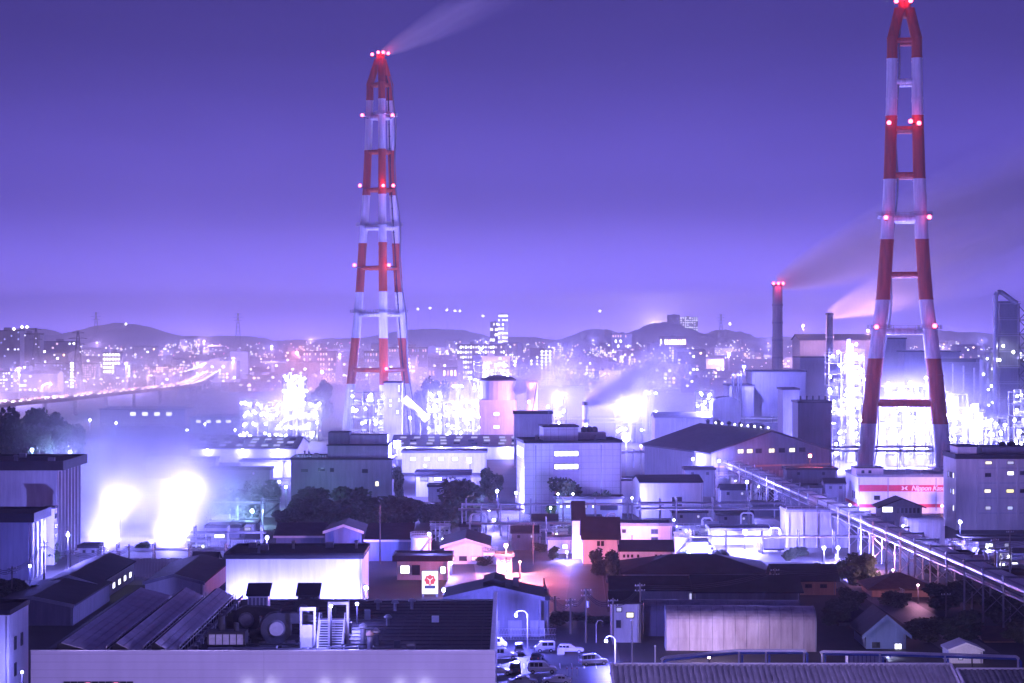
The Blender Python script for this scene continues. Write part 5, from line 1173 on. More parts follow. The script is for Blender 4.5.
for px, top, Y, lb in ((990, 352, 1010, 'short process column left of the dark reactor tower'), (983, 358, 1005, 'lower process column left of the dark reactor tower')):
    col_tower(lb, px, top, Y, 2.0, 5, lampn=1, mat='steel', seed=px, lr=.4)
# chimneys and works beyond
def stack(name, label, px, row, Y, rad, mat, lamps=True, bands=5):
    h = Z(row, Y); r = thing(name, label, 'chimney', (X(px, Y), Y, 0)); m = MB(); m.lathe([(rad*1.15, 0), (rad, h*.6), (rad*.95, h)], 20); m.build('shaft', M[mat], r)
    m = MB(); m.lathe([(rad*.8, h-.1), (rad*1.12, h-.1), (rad*1.12, h+1.5), (rad*.8, h+1.5)], 20); m.build('rim', M['dark_steel'], r)
    for k in range(bands): m = MB(); z = h*(.3+.68*k/bands); m.lathe([(rad*.9, z), (rad*1.09, z), (rad*1.09, z+1.2), (rad*.9, z+1.2)], 20); m.build('band', M['steel'], r)
    if lamps:
        for x in (-.9, 0, .9): m = MB(); m.ball((x*rad, -rad*1.2, h+1.6), 1.0, 8, 5); m.build('warning_lamp', M['bulb_red'], r)
        point_light(r, (0, -rad*1.5-1.5, h+1.2), RED_L, 6000, .6)
    m = MB()
    for sg in (-.3, .3): m.tube((sg, -rad*1.2, 2), (sg, -rad*1.05, h), .1, .1, 4)
    m.build('ladder', M['steel'], r)
    return r
stack('smoke_stack', 'banded grey stack with red lamps smoking beyond the plant', 777.5, 286, 1300, 3.4, 'concrete')
stack('smoke_stack', 'shorter plain dark stack behind the tall lamp structure', 829.5, 315, 1400, 2.6, 'dark_wall', False, 3)
stack('smoke_stack', 'small white stack with steam behind the big white block', 585.5, 405, 900, 1.4, 'white_steel', False, 2)
stor_tank('white-lit cylinder tank with steam left of the white stack', 532, 383, 930, 2.6, 'white_steel', 'storage_tank')
bld('smelter', 'long dark works silhouetted behind the tall lamp structure', 'works', 800, 882, 340, 1450, 40, 'gx', 'dark_wall', 'dark_roof', rise=4, over=1)
bld('smelter', 'high dark works block below the banded stack', 'works', 752, 806, 372, 1060, 25, 'flat', 'mid_wall', 'dark_roof', over=.4)
bld('smelter', 'dark works block left of the block below the banded stack', 'works', 728, 754, 386, 1050, 22, 'flat', 'mid_wall', 'dark_roof', over=.4)
bld('smelter', 'dark works under the plain dark stack', 'works', 800, 842, 358, 1250, 30, 'flat', 'mid_wall', 'dark_roof', over=.4)
for px, lb in ((738, 'first thin vent pipe on the dark works block'), (741, 'second thin vent pipe on the dark works block'), (733, 'outer thin vent pipe on the dark works block')):
    r = thing('vent_pipe', lb, 'pipe', (X(px, 1046), 1046, 0)); m = MB(); m.tube((0, 0, 0), (0, 0, Z(375, 1046)), .7, .6, 10); m.build('shaft', M['dark_steel'], r); m = MB(); m.lathe([(.9, -.4), (.9, .3), (.3, .8)], 10, (0, 0, Z(375, 1046))); m.build('cap', M['steel'], r)
flood(744, 367, 1040, 'white lamp shining above the dark works block', WHITE_L, 60000, 'bulb_white', 2.2)
dm = thing('dome_store', 'dark round-topped store before the dark works', 'store', (X(727, 900), 900, 0)); w = 28*.45; h = Z(404, 900)
m = MB(); m.extrude([(-w/2, -.3), (w/2, -.3), (w/2, h)]+[(w/2*math.cos(a), h+3.2*math.sin(a)) for a in [math.pi*k/10 for k in range(1, 10)]]+[(-w/2, h)], 'y', 0, 14); m.build('shell', M['mid_wall'], dm)
for i in range(4): m = MB(); m.box(-w/2+1+i*3.2, -w/2+1.4+i*3.2, -.2, -.003, 0, h); m.build('rib', M['mid_wall'], dm)
steel_rack('white-lit steel rack beside the dark round-topped store', 697, 713, 391, 930, 8, 5, lampn=4, seed=21)
bld('dark_plant', 'dark plant building left of the tall lamp structure, upper part', 'plant', 783, 799, 390, 800, 16, 'flat', 'mid_wall', 'dark_roof', over=.4)
dp = bld('dark_plant', 'big dark plant block above the red warning lamp', 'plant', 798, 832, 403, 770, 16, 'flat', 'dark_wall', 'dark_roof', over=.4)
for i in range(5): m = MB(); m.tube((-5+i*2.4, 4, Z(403, 770)), (-5+i*2.4, 4, Z(396, 770)), .35, .35, 8); m.build('roof_pipe', M['dark_steel'], dp)
# ---------------------------------------------------------------- plant around the left chimney tower
def hall(label, px0, px1, row, Y, depth, rise, nsk, lampn, wall='white_wall'):
    h = bld('long_hall', label, 'hall', px0, px1, row, Y, depth, 'gx', wall, 'grey_roof', rise=rise, over=.8)
    w = (px1-px0)*Y/F; zz = Z(row, Y); k = rise/(depth/2); rn = random.Random(int(px0))
    for i in range(nsk):
        for q in range(3):
            x = -w/2+w*(i+.5)/nsk+rn.uniform(-1, 1); y = depth*(.1+.13*q); a = MB(); z = zz+k*y+.36
            a.add([(x-1.3, y-1, z-k), (x+1.3, y-1, z-k), (x+1.3, y+1, z+k), (x-1.3, y+1, z+k), (x-1.3, y-1, z-k+.35), (x+1.3, y-1, z-k+.35), (x+1.3, y+1, z+k+.35), (x-1.3, y+1, z+k+.35)],
                  [(3, 2, 1, 0), (4, 5, 6, 7), (0, 1, 5, 4), (1, 2, 6, 5), (2, 3, 7, 6), (3, 0, 4, 7)]); a.build('skylight', M['win_dim'] if rn.random() < .75 else M['dark_glass'], h)
    for i in range(lampn):
        x = -w/2+w*(i+.5)/lampn; a = MB(); a.ball((x, -1.3, zz-.6), .65, 8, 5); lp = a.build('eave_lamp', M['bulb_white'], h); b = MB(); b.bar((x, -1.2, zz-.1), (x, 0, zz-.1), .2); b.build('lamp_bracket', M['steel'], lp)
        point_light(h, (x, -2.6, zz-1.2), WHITE_L, 9000, .5)
    return h
hall('long skylit hall left of the dark stepped building', 190, 296, 449, 830, 50, 3.6, 8, 3)
hall('long skylit hall right of the huge lamp by the stepped building', 392, 524, 447, 850, 50, 3.6, 9, 4)
bld('lit_warehouse', 'bright white-walled warehouse right of the huge lamp', 'warehouse', 402, 486, 453, 770, 18, 'flat', 'white_wall', 'grey_roof', over=.5, wins=[(410+i*14, 416+i*14, 457, 461, 'win_white') for i in range(5)])
flood(425, 466, 745, 'white lamp before the bright white-walled warehouse', WHITE_L, 22000, 'bulb_white', 1.3, dy=1)
flood(470, 462, 745, 'white lamp at the far end of the white-walled warehouse', WHITE_L, 16000, 'bulb_white', 1.3, dy=1)
flood(283, 452, 740, 'white lamp by the end wall of the left skylit hall', WHITE_L, 22000, 'bulb_white', 1.6)
bld('lit_wall_store', 'white floodlit store between the skylit hall and stepped building', 'store', 240, 292, 462, 745, 12, 'flat', 'white_wall', 'grey_roof', over=.4)
steel_rack('brightest lamp-covered steel structure left of the left chimney tower', 283, 304, 378, 980, 10, 8, lampn=6, seed=31, lr=.6)
steel_rack('steel rack with lamps right of the brightest one by the left tower', 304, 320, 400, 990, 8, 4, lampn=4, seed=32, lr=.55)
steel_rack('lower lamp-lit steel rack at the edge of the misty plant', 256, 282, 402, 985, 9, 4, lampn=4, seed=33, lr=.55)
steel_rack('lamp-lit steel rack between the legs of the left chimney tower', 352, 384, 392, 960, 9, 4, lampn=5, seed=34, lr=.55)
col_tower('white lit column left of the left chimney tower', 291, 376, 972, 2.0, 6, seed=35, lr=.5)
col_tower('second white column left of the left chimney tower', 301, 378, 974, 2.0, 5, seed=36, lr=.5)
bld('tower_block', 'narrow grey plant tower with few lit windows at the tower leg', 'plant tower', 384, 402, 383, 950, 9, 'flat', 'grey_wall', 'dark_roof', over=.3, wins=[(389, 392, 399, 402, 'win_white'), (389, 392, 404, 407, 'win_white'), (398, 400, 385, 392, 'win_white'), (398, 400, 398, 402, 'win_white'), (396, 399, 410, 414, 'win_white')])
cv = thing('conveyor', 'slanted white conveyor right of the grey plant tower', 'conveyor', (X(404, 945), 945, 0)); m = MB(); m.bar((0, 0, Z(398, 945)), (11, 0, Z(420, 945)), 2.6); m.build('gallery', M['white_steel'], cv)
for k in (.3, .7): m = MB(); m.bar((11*k, 0, 0), (11*k, 0, Z(398+22*k, 945)-1.2), .5); m.build('leg', M['steel'], cv)
steel_rack('lattice steel structure with lamps right of the conveyor', 428, 441, 392, 960, 7, 5, lampn=4, seed=37, lr=.5)
steel_rack('lamp-lit plant deck left of the grey curved-roof silo house', 444, 478, 402, 955, 8, 3, lampn=6, seed=38, lr=.6)
steel_rack('lamp-crowned steel structure behind the curved-roof silo house', 474, 508, 362, 1080, 10, 7, lampn=5, seed=39, lr=.6)
col_tower('white column with lamp behind the curved-roof silo house', 458, 386, 990, 1.4, 3, seed=40, lr=.5)
sh = thing('silo_house', 'grey silo house with curved roof and two lit windows', 'silo house', (X(498, 930), 930, 0)); s_ = .465
m = MB(); m.box(-8.5, 8.5, 0, 12, -.2, Z(400, 930)); m.build('wall', M['grey_wall'], sh); m = MB(); m.lathe([(8.2, 0), (8.2, Z(381, 930)-Z(400, 930))], 24, (0, 6.5, Z(400, 930)+.01)); m.build('silo', M['grey_wall'], sh)
m = MB(); m.lathe([(8.6, 0), (8.6, .6), (6.5, 1.7), (3.5, 2.4), (.3, 2.7)], 24, (0, 6.5, Z(381, 930)+.02)); m.build('curved_roof', M['slate_roof'], sh)
for a in (414, 427): window(sh, -2, 0.6, Z(a+1.7, 930), Z(a-1.7, 930), 0, 'win_bright')
bld('dark_works', 'low dark works behind the white-lit cylinder tank', 'works', 534, 584, 388, 1150, 25, 'flat', 'mid_wall', 'dark_roof', over=.4)
bld('plant_shed', 'grey plant shed left of the big white block roof', 'shed', 514, 552, 414, 800, 16, 'flat', 'grey_wall', 'dark_roof', over=.5)
steel_rack('steel rack with one star-bright lamp behind the big white block', 553, 566, 396, 960, 7, 4, lampn=3, seed=41, lr=.5)
steel_rack('white-lit plant deck right of the steaming white stack', 616, 640, 405, 970, 8, 2, lampn=5, seed=42, lr=.6)
col_tower('pair column, left, in the mist right of the white stack', 646, 393, 985, 1.2, 3, lampn=1, seed=43, lr=.4)
col_tower('pair column, right, in the mist right of the white stack', 652, 393, 985, 1.2, 3, lampn=1, seed=44, lr=.4)
pipe_rack('long pipe bridge in the mist behind the big white block', (X(520, 1000), 1000), (X(800, 1000), 1000), 9, 5, 6, 14, r=.5, levels=2)
pipe_rack('lower pipe bridge in the mist before the great dark hall', (X(600, 800), 800), (X(700, 800), 800), 6, 5, 5, 12, r=.4)
bld('mist_shed', 'pale low shed in the mist behind the great dark hall', 'shed', 655, 720, 418, 900, 20, 'gx', 'grey_wall', 'grey_roof', rise=2, over=.5)
for px, row, Y, w, col, lb in ((292, 395, 968, 80000, WHITE_L, 'white lamp in the brightest steel structure by the left tower'), (268, 410, 975, 40000, WHITE_L, 'white lamp on the lower rack in the misty plant'), (368, 400, 950, 26000, WHITE_L, 'white lamp between the left tower legs'), (410, 418, 935, 22000, WHITE_L, 'white lamp at the foot of the slanted conveyor'),
        (432, 396, 950, 40000, WHITE_L, 'white lamp on the lattice structure right of the conveyor'), (460, 407, 945, 80000, WHITE_L, 'star-bright white lamp left of the silo house'), (481, 349, 1070, 60000, WHITE_L, 'topmost white lamp behind the silo house'), (502, 372, 1068, 60000, WHITE_L, 'white lamp just above the curved silo roof'), (470, 378, 1068, 50000, WHITE_L, 'white lamp left above the curved silo roof'),
        (529, 402, 915, 20000, PINK_L, 'pink lamp at the foot of the white-lit tank'), (548, 407, 900, 20000, WHITE_L, 'white lamp right of the white-lit tank'), (561, 396, 950, 30000, WHITE_L, 'star-bright lamp on the rack behind the white block'), (586, 425, 870, 40000, WHITE_L, 'white lamp at the foot of the steaming white stack'), (627, 403, 960, 60000, WHITE_L, 'white lamp on the deck right of the white stack'), (705, 402, 915, 40000, WHITE_L, 'white lamp in the rack beside the round-topped store'),
        (322, 372, 1180, 30000, PINK_L, 'pinkish lamp beyond the racks left of the left tower'), (297, 353, 1500, 60000, ORANGE_L, 'orange-pink lamp far behind the misty plant')):
    flood(px, row, Y, lb, col, w, 'bulb_white' if col == WHITE_L else 'bulb_pink', 2.0, group='plant lamps')
# misty yard on the left behind the steam
bld('long_shed', 'long low shed in the mist behind the steam cloud', 'shed', 100, 185, 410, 1150, 30, 'flat', 'grey_wall', 'grey_roof', over=.5, wins=[(130+i*12, 136+i*12, 412, 416, 'win_white') for i in range(4)])
bld('long_shed', 'pale shed in the mist above the pump house', 'shed', 190, 240, 418, 1050, 24, 'flat', 'grey_wall', 'grey_roof', over=.5, wins=[(196+i*10, 201+i*10, 420, 423, 'win_white') for i in range(4)])
steel_rack('lamp-dotted steel rack in the mist left of the skylit hall', 240, 256, 400, 1000, 8, 4, lampn=5, seed=51, lr=.6)
for px, row, Y, lb in ((90, 420, 1000, 'white lamp at the edge of the dark grove'), (116, 423, 980, 'white lamp in the mist beyond the steam'), (187, 430, 960, 'white lamp in the mist above the pump house'), (205, 424, 980, 'white lamp in the mist by the pale shed'), (235, 430, 960, 'white lamp at the corner of the left skylit hall'), (203, 446, 840, 'white lamp under the eave end of the left skylit hall')):
    flood(px, row, Y, lb, WHITE_L, 16000, 'bulb_white', 1.4, group='misty yard lamps')
for i, (px, Y, top, w) in enumerate(((4, 800, 410, 44), (22, 790, 407, 44), (42, 800, 408, 40), (58, 810, 412, 36), (74, 830, 418, 28), (12, 770, 425, 44), (36, 765, 424, 44), (60, 770, 426, 36))):
    tree(px, Y, top, w, 'dark tree in the grove below the elevated road', 'leaf_dark', i, 'dark grove below the elevated road')
for i, (px, Y, top, w) in enumerate(((428, 1150, 376, 20), (440, 1160, 380, 20), (320, 1150, 380, 26), (420, 1100, 385, 18))):
    tree(px, Y, top, w, ('dark tree right of the left tower legs', 'dark tree beside the lattice structure', 'dark tree left of the left tower legs', 'small tree at the foot of the left tower')[i], 'leaf_dark', i+5)
# ---------------------------------------------------------------- elevated road with cars
def spline(pts, n):
    out = []
    for i in range(len(pts)-1):
        p0, p1, p2, p3 = pts[max(0, i-1)], pts[i], pts[i+1], pts[min(len(pts)-1, i+2)]
        for k in range(n):
            t = k/n; out.append(tuple(.5*((2*b)+(c-a)*t+(2*a-5*b+4*c-d)*t*t+(3*b-a-3*c+d)*t**3) for a, b, c, d in zip(p0, p1, p2, p3)))
    return out+[pts[-1]]
RZ = 12.0
def rp(px, row): Y = (CAM_Z-RZ)*F/(row-HOR); return (X(px, Y), Y)
ctr = spline([rp(-40, 409), rp(0, 403.5), rp(60, 398), rp(120, 391.5), rp(170, 386.5), rp(192, 382.5), rp(205, 376), rp(212, 372)], 8)
road = thing('elevated_road', 'brightly lit elevated road curving past the apartment blocks', 'road bridge', (0, 0, 0))
def band(o0, o1, z0, z1):
    m = MB(); vs = []; fs = []
    for i, p in enumerate(ctr):
        a = ctr[max(0, i-1)]; b = ctr[min(len(ctr)-1, i+1)]; d = Vector((b[0]-a[0], b[1]-a[1])).normalized(); n = Vector((d.y, -d.x))
        for o, z in ((o0, z0), (o1, z0), (o1, z1), (o0, z1)): vs.append((p[0]+n.x*o, p[1]+n.y*o, z))
    for i in range(len(ctr)-1):
        for k in range(4): fs.append((i*4+k, i*4+(k+1) % 4, i*4+4+(k+1) % 4, i*4+4+k))
    m.add(vs, fs); return m
band(-9, 9, RZ-1.6, RZ).build('deck', M['concrete_yard'], road); band(8.4, 9.1, RZ+.003, RZ+1.0).build('barrier', M['concrete'], road); band(-9.1, -8.4, RZ+.003, RZ+1.0).build('barrier', M['concrete'], road); band(-.3, .3, RZ+.003, RZ+.8).build('median', M['concrete'], road)
for i in range(2, len(ctr), 4): m = MB(); m.tube((ctr[i][0], ctr[i][1], 0), (ctr[i][0], ctr[i][1], RZ-1.61), 1.3, 1.3, 10); m.build('pier', M['concrete'], road)
cl = 0.0; pos = []
for a, b in zip(ctr, ctr[1:]):
    L = math.hypot(b[0]-a[0], b[1]-a[1])
    while cl < L: t = cl/L; pos.append((a[0]+(b[0]-a[0])*t, a[1]+(b[1]-a[1])*t, math.atan2(b[1]-a[1], b[0]-a[0]))); cl += 13.0
    cl -= L
proto = None; k = 0
for i, (x, y, a) in enumerate(pos):
    n = Vector((math.sin(a), -math.cos(a)))
    for lane in (-5, 5):
        if (i*3+(lane > 0)) % 4 == 3: continue
        hd = a+math.pi if lane > 0 else a
        lab = 'car with lit headlights driving on the elevated road' if lane < 0 else 'car with glowing lamps coming along the elevated road'
        c = thing('moving_car', lab, 'car', (x+n.x*lane, y+n.y*lane, RZ+.004), hd, 'cars on the elevated road, '+('far lane' if lane < 0 else 'near lane'))
        if proto is None:
            m = MB(); m.extrude([(-2.2, .3), (2.2, .3), (2.2, .8), (1.2, .95), (.5, 1.45), (-1.5, 1.45), (-2.2, 1.0)], 'y', -.85, .85); b0 = m.build('body', M['car_white'], c)
            m = MB(); m.box(2.21, 2.5, -.8, -.35, .5, .85); h0 = m.build('headlight', M['far_white'], c); m = MB(); m.box(2.21, 2.5, .35, .8, .5, .85); h1 = m.build('headlight', M['far_white'], c)
            m = MB(); m.box(-2.5, -2.21, -.8, -.3, .6, .9); t0 = m.build('tail_light', M['far_red'], c); m = MB(); m.box(-2.5, -2.21, .3, .8, .6, .9); t1 = m.build('tail_light', M['far_red'], c); proto = (b0, h0, h1, t0, t1)
        else:
            for q in proto: mesh_copy(q, c)
lp = None
for i, (x, y, a) in enumerate(pos[1::3]):
    n = Vector((math.sin(a), -math.cos(a))); c = thing('road_lamp', 'lamp post along the elevated road', 'lamp', (x-n.x*8.7, y-n.y*8.7, RZ), a, 'lamp posts on the elevated road')
    if lp is None:
        m = MB(); m.path([(0, 0, 0), (0, 0, 8), (0, -.6, 9), (0, -2.4, 9.3)], .14, 6); p0 = m.build('post', M['galv'], c); m = MB(); m.cbox((0, -2.8, 9.2), (.6, 1.3, .4)); p1 = m.build('lamp_glass', M['far_white'], c); lp = (p0, p1)
    else:
        for q in lp: mesh_copy(q, c)
    if i % 2 == 0: point_light(c, (0, -4.5, 8.2), (1.0, .62, .92), 90000, .6)
# ---------------------------------------------------------------- town
def block(name, label, px0, px1, row, Y, depth, rows, cols, lit, mats, base=0.0, wall='mid_wall', group=None, cat='apartment block', seed=0, side=False):
    """apartment or office block: wall, roof house, balcony bands, lit windows of each colour joined (a pixel or so each)"""
    rn = random.Random(seed+int(px0)*3); s = Y/F; w = (px1-px0)*s; h = Z(row, Y)-base
    root = thing(name, label, cat, (X((px0+px1)/2, Y), Y, base), 0, group)
    m = MB(); m.box(-w/2, w/2, 0, depth, -.5, h); m.build('wall', M[wall], root)
    m = MB(); m.box(-w/2-.3, w/2+.3, -.3, depth+.3, h+.01, h+.8); m.build('roof', M['dark_roof'], root)
    m = MB(); x = rn.uniform(-w*.25, w*.1); m.box(x, x+w*.18, depth*.3, depth*.7, h+.81, h+3.6); m.build('roof_hut', M[wall], root)
    bd = MB()
    for r in range(rows): z = h*(r+.1)/rows; bd.box(-w/2+.1, w/2-.1, -.9, -.01, z, z+.3)
    stuff(bd.build('balcony_bands', M[wall], root))
    per = {}
    for r in range(rows):
        for c in range(cols):
            if rn.random() < lit:
                g = rn.choice(mats); x = -w/2+w*(c+.5)/cols; z = h*(r+.55)/rows; per.setdefault(g, MB()).box(x-w/cols*.22, x+w/cols*.22, -.12, -.02, z-h/rows*.2, z+h/rows*.22)
    for g, mb in per.items(): stuff(mb.build('lit_windows', M[g], root))
    return root
for a in (('apartment_block', 'tallest dark apartment block at the picture edge by the elevated road', -14, 20, 331, 2000, 18, 16, 10, .18, ['win_white', 'win_blue']),
          ('apartment_block', 'dark apartment block with roof mast right of the tallest one', 18, 40, 334, 2150, 18, 16, 8, .15, ['win_white', 'win_dim']),
          ('apartment_block', 'lower apartment block with bright lower floors by the elevated road', -6, 27, 372, 1800, 14, 6, 12, .6, ['win_white', 'win_bright']),
          ('apartment_block', 'wide apartment block with scattered bright windows behind the pylon', 38, 76, 342, 2300, 16, 9, 9, .4, ['far_white', 'win_white', 'win_pink']),
          ('apartment_block', 'apartment block with lit stairwell column beside the pylon', 36, 70, 364, 1900, 14, 7, 10, .4, ['win_dim', 'win_blue']),
          ('apartment_block', 'narrow block whose stair lamps climb in a column', 69, 75, 362, 1880, 12, 8, 1, 1, ['far_white']),
          ('apartment_block', 'narrow lit stair block between two dark apartments', 23, 29, 366, 1820, 12, 8, 2, .8, ['far_white']),
          ('shop_building', 'pink-lit building with glowing front behind the pylon', 77, 96, 364, 2300, 20, 6, 8, .85, ['win_pink']),
          ('shop_building', 'store with brilliant yellowish-white front by the road', 103, 120, 353, 2500, 20, 5, 6, 1, ['far_cream']),
          ('shop_building', 'pale box building in front of the brilliant store', 115, 125, 366, 2250, 15, 3, 4, .1, ['win_white']),
          ('shop_building', 'small brilliantly lit front right of the pale box building', 125, 130, 365, 2300, 14, 4, 2, 1, ['far_cream']),
          ('shop_building', 'pink-lit low building in the left town', 148, 184, 367, 2600, 20, 3, 14, .7, ['win_pink', 'far_pink']),
          ('shop_building', 'dark building with one column of lamps in the left town', 230, 248, 352, 2100, 16, 9, 6, .12, ['win_dim', 'far_orange']),
          ('apartment_block', 'pink-lit apartment block left of the left chimney tower', 303, 336, 352, 2100, 16, 6, 12, .6, ['win_pink', 'win_cream']),
          ('apartment_block', 'wide pink-lit block right of the left chimney tower', 386, 427, 348, 2100, 16, 6, 16, .5, ['win_pink', 'win_dim']),
          ('apartment_block', 'dim pink block between the left tower legs', 364, 386, 352, 2120, 16, 5, 8, .5, ['win_pink', 'win_dim']),
          ('shop_building', 'low long hall with glowing pink roof edge right of the left tower', 428, 457, 368, 1800, 20, 2, 8, .8, ['win_pink', 'far_pink']),
          ('apartment_block', 'apartment block with a dense grid of lit windows, left half', 457, 480, 345, 2200, 16, 7, 9, .8, ['win_white', 'far_white']),
          ('apartment_block', 'apartment block with a dense grid of lit windows, right half', 482, 505, 345, 2230, 16, 7, 9, .75, ['win_white', 'far_white', 'win_cream']),
          ('apartment_block', 'far slim tower block with lit columns on the skyline', 498, 508, 314, 4800, 30, 9, 5, .8, ['far_white', 'win_bright']),
          ('apartment_block', 'far lower block beside the slim skyline tower', 490, 498, 322, 4700, 30, 6, 5, .6, ['win_bright', 'far_white']),
          ('apartment_block', 'slim block with two columns of bright windows above the mist', 530, 553, 349, 2200, 16, 9, 8, .15, ['far_white', 'win_white']),
          ('apartment_block', 'slim lit slab in the mist above the white-lit tank', 540, 552, 350, 2190, 10, 9, 3, 1, ['far_white']),
          ('apartment_block', 'block with lit rows in the far town centre', 612, 632, 334, 3800, 20, 5, 8, .6, ['win_cream', 'win_pink', 'far_white']),
          ('shop_building', 'long building with a row of bright pinkish windows in the far town', 660, 686, 337, 3600, 20, 2, 12, .9, ['far_white', 'far_pink']),
          ('shop_building', 'long low lit building at the foot of the skyline hill', 688, 724, 359, 2500, 15, 2, 16, .6, ['far_orange', 'far_white'])):
    block(*a, seed=len(a[1]), cat='building' if a[0].startswith('shop') else 'apartment block')
block('hill_block', 'dark stepped block on the crest of the skyline hill', 668, 680, 315, 6850, 40, 6, 6, .1, ['win_dim'], base=Z(330, 6850), cat='building')
block('hill_block', 'windowed block on the crest of the skyline hill', 680, 698, 317, 6840, 40, 6, 8, .8, ['win_white', 'win_bright'], base=Z(331, 6840), cat='building')
# generic far buildings
ZONES = ((0, 130, 'under the left hills'), (130, 260, 'between the left hills and the steam'), (260, 400, 'behind the left chimney tower'), (400, 560, 'behind the silo house'), (560, 740, 'below the skyline hill'), (740, 1024, 'behind the refinery'))
rn = random.Random(5); protos = []
for v in range(10):
    w, d, h = rn.uniform(14, 46), rn.uniform(12, 24), rn.choice((8, 10, 12, 16, 22, 30)); rows, cols = max(2, int(h/3.6)), max(3, int(w/4))
    b = MB(); b.box(-w/2, w/2, 0, d, -.5, h)
    if v % 3 == 0: b.extrude([(-.5, h), (d+.5, h), (d/2, h+3)], 'x', -w/2-.4, w/2+.4)
    else: b.box(-w/2-.3, w/2+.3, -.3, d+.3, h+.01, h+.6); b.box(-w*.2, w*.05, d*.3, d*.7, h+.61, h+3)
    per = {}
    for r in range(rows):
        for c in range(cols):
            if rn.random() < .3:
                g = rn.choice(('win_bright', 'far_white', 'win_pink', 'far_orange', 'win_bright', 'win_white')); x = -w/2+w*(c+.5)/cols; z = h*(r+.5)/rows; per.setdefault(g, MB()).box(x-1.0, x+1.0, -.15, -.02, z-.8, z+.8)
    protos.append((b, per, rn.choice(('mid_wall', 'grey_wall', 'beige_wall')), None))
made = {}
cnt = 0
while cnt < 190:
    Y = 1750*math.exp(rn.random()*1.15); px = rn.uniform(-10, 1034); row = HOR+CAM_Z*F/Y
    if 700 < px and Y < 2200 and rn.random() < .6: continue
    v = rn.randrange(10); b, per, wl, _ = protos[v]; zone = next((z for z in ZONES if px < z[1]), ZONES[-1]); band_ = 'nearer' if Y < 2600 else 'more distant' if Y < 3800 else 'farthest'
    lab = f'small {band_} town building with scattered lit windows {zone[2]}'
    o = tag(b.build('town_building', M[wl]) if v not in made else made[v][0].copy(), lab, 'building', f'{band_} town buildings {zone[2]}')
    if v not in made:
        ws = [stuff(mb.build('lit_windows', M[g], o)) for g, mb in per.items()]; made[v] = (o, ws)
    else:
        C.objects.link(o)
        for w_ in made[v][1]: mesh_copy(w_, o)
    o.location = (X(px, Y), Y, 0); o.rotation_euler = (0, 0, rn.uniform(-.5, .5)); cnt += 1
# street lights of the town: too many and too small to count
for mat, n, nm in (('far_white', 700, 'white'), ('far_orange', 260, 'orange'), ('far_pink', 260, 'pinkish'), ('far_red', 60, 'red')):
    m = MB(); pm = MB()
    for i in range(n):
        Y = 1600*math.exp(rn.random()*1.5); px = rn.uniform(-10, 1034) if rn.random() < .55 else rn.gauss(rn.choice((60, 170, 330, 560, 640)), 45); r_ = Y/F*rn.uniform(.22, .5); z = rn.uniform(5, 14)
        x = X(px, Y); m.ball((x, Y, z), r_, 6, 4); pm.tube((x, Y, 0), (x, Y, z-r_*.9), .1, .08, 4)
    o = m.build('street_lights', M[mat]); tag(o, f'countless {nm} street lights sprinkled through the far town', 'street lights', kind='stuff'); stuff(pm.build('lamp_posts', M['dark_steel'], o))
# lamps along the hill crests
for px, row, Y, lb in ((600, 311, 7200, 0), (418, 309, 7400, 0), (430, 308, 7400, 0), (447, 310, 7400, 0), (455, 311, 7400, 0), (460, 311, 7400, 0), (126, 324, 6500, 0), (8, 329, 5200, 1), (14, 329, 5200, 1), (22, 327, 5200, 1), (27, 327, 5200, 1), (730, 324, 6600, 0), (483, 316, 7000, 0)):
    z = Z(row, Y); r = thing('hill_lamp', 'lamp shining on the dark hill crest' if not lb else 'lamp glowing above the tallest apartment block', 'lamp', (X(px, Y), Y, 0), 0, 'lamps along the hill crest' if not lb else 'lamps above the tallest apartment block'); m = MB(); m.tube((0, 0, 0), (0, 0, z-3), .8, .6, 6); m.build('mast', M['steel'], r); m = MB(); m.ball((0, 0, z), 3.4, 8, 5); m.build('lamp_glass', M['far_cream'], r)
# tall masts added so that their light fills the town's mist
for i in range(30):
    Y = 1500*math.exp((i/29)*1.45); px = (i*389+37) % 1060-18
    zone = next((z for z in ZONES if px < z[1]), ZONES[-1]); r = thing('haze_fill_mast', f'tall added mast lighting the haze in the far town {zone[2]}', 'lamp', (X(px, Y), Y, 0), 0, f'added haze-lighting masts in the far town {zone[2]}')
    h = 26; m = MB(); m.tube((0, 0, 0), (0, 0, h), .5, .25, 8); m.build('mast', M['galv'], r); m = MB(); m.lathe([(1.6, 0), (1.6, .6), (.4, 1.0)], 10, (0, 0, h)); m.build('lamp_ring', M['far_white' if i % 3 else 'far_pink'], r)
    point_light(r, (0, 0, h-1.5), ((.30, .26, 1.0), (.62, .40, 1.0), (.30, .26, 1.0))[i % 3], TOWN_W*(Y/2500)**1.2, 1.0)
# pylons
def pylon(px, top, Y, label):
    h = Z(top, Y); r = thing('pylon', label, 'pylon', (X(px, Y), Y, 0)); m = MB(); b = h*.09
    def cor(z): k = b*(1-z/h*.88); return [(-k, -k, z), (k, -k, z), (k, k, z), (-k, k, z)]
    n = 9; th = max(.3, Y/F*.22)
    for i in range(n):
        A, B = cor(h*i/n), cor(h*(i+1)/n)
        for q in range(4): m.bar(A[q], B[q], th); m.bar(A[q], B[(q+1) % 4], th*.6); m.bar(A[(q+1) % 4], B[q], th*.6)
    m.build('lattice', M['dark_steel'], r)
    for z, w in ((.97, .1), (.88, .15), (.79, .12)): a = MB(); a.bar((-h*w, 0, h*z), (h*w, 0, h*z), th*.9); a.bar((-h*w, 0, h*z), (0, 0, h*(z+.03)), th*.6); a.bar((h*w, 0, h*z), (0, 0, h*(z+.03)), th*.6); a.build('cross_arm', M['dark_steel'], r)
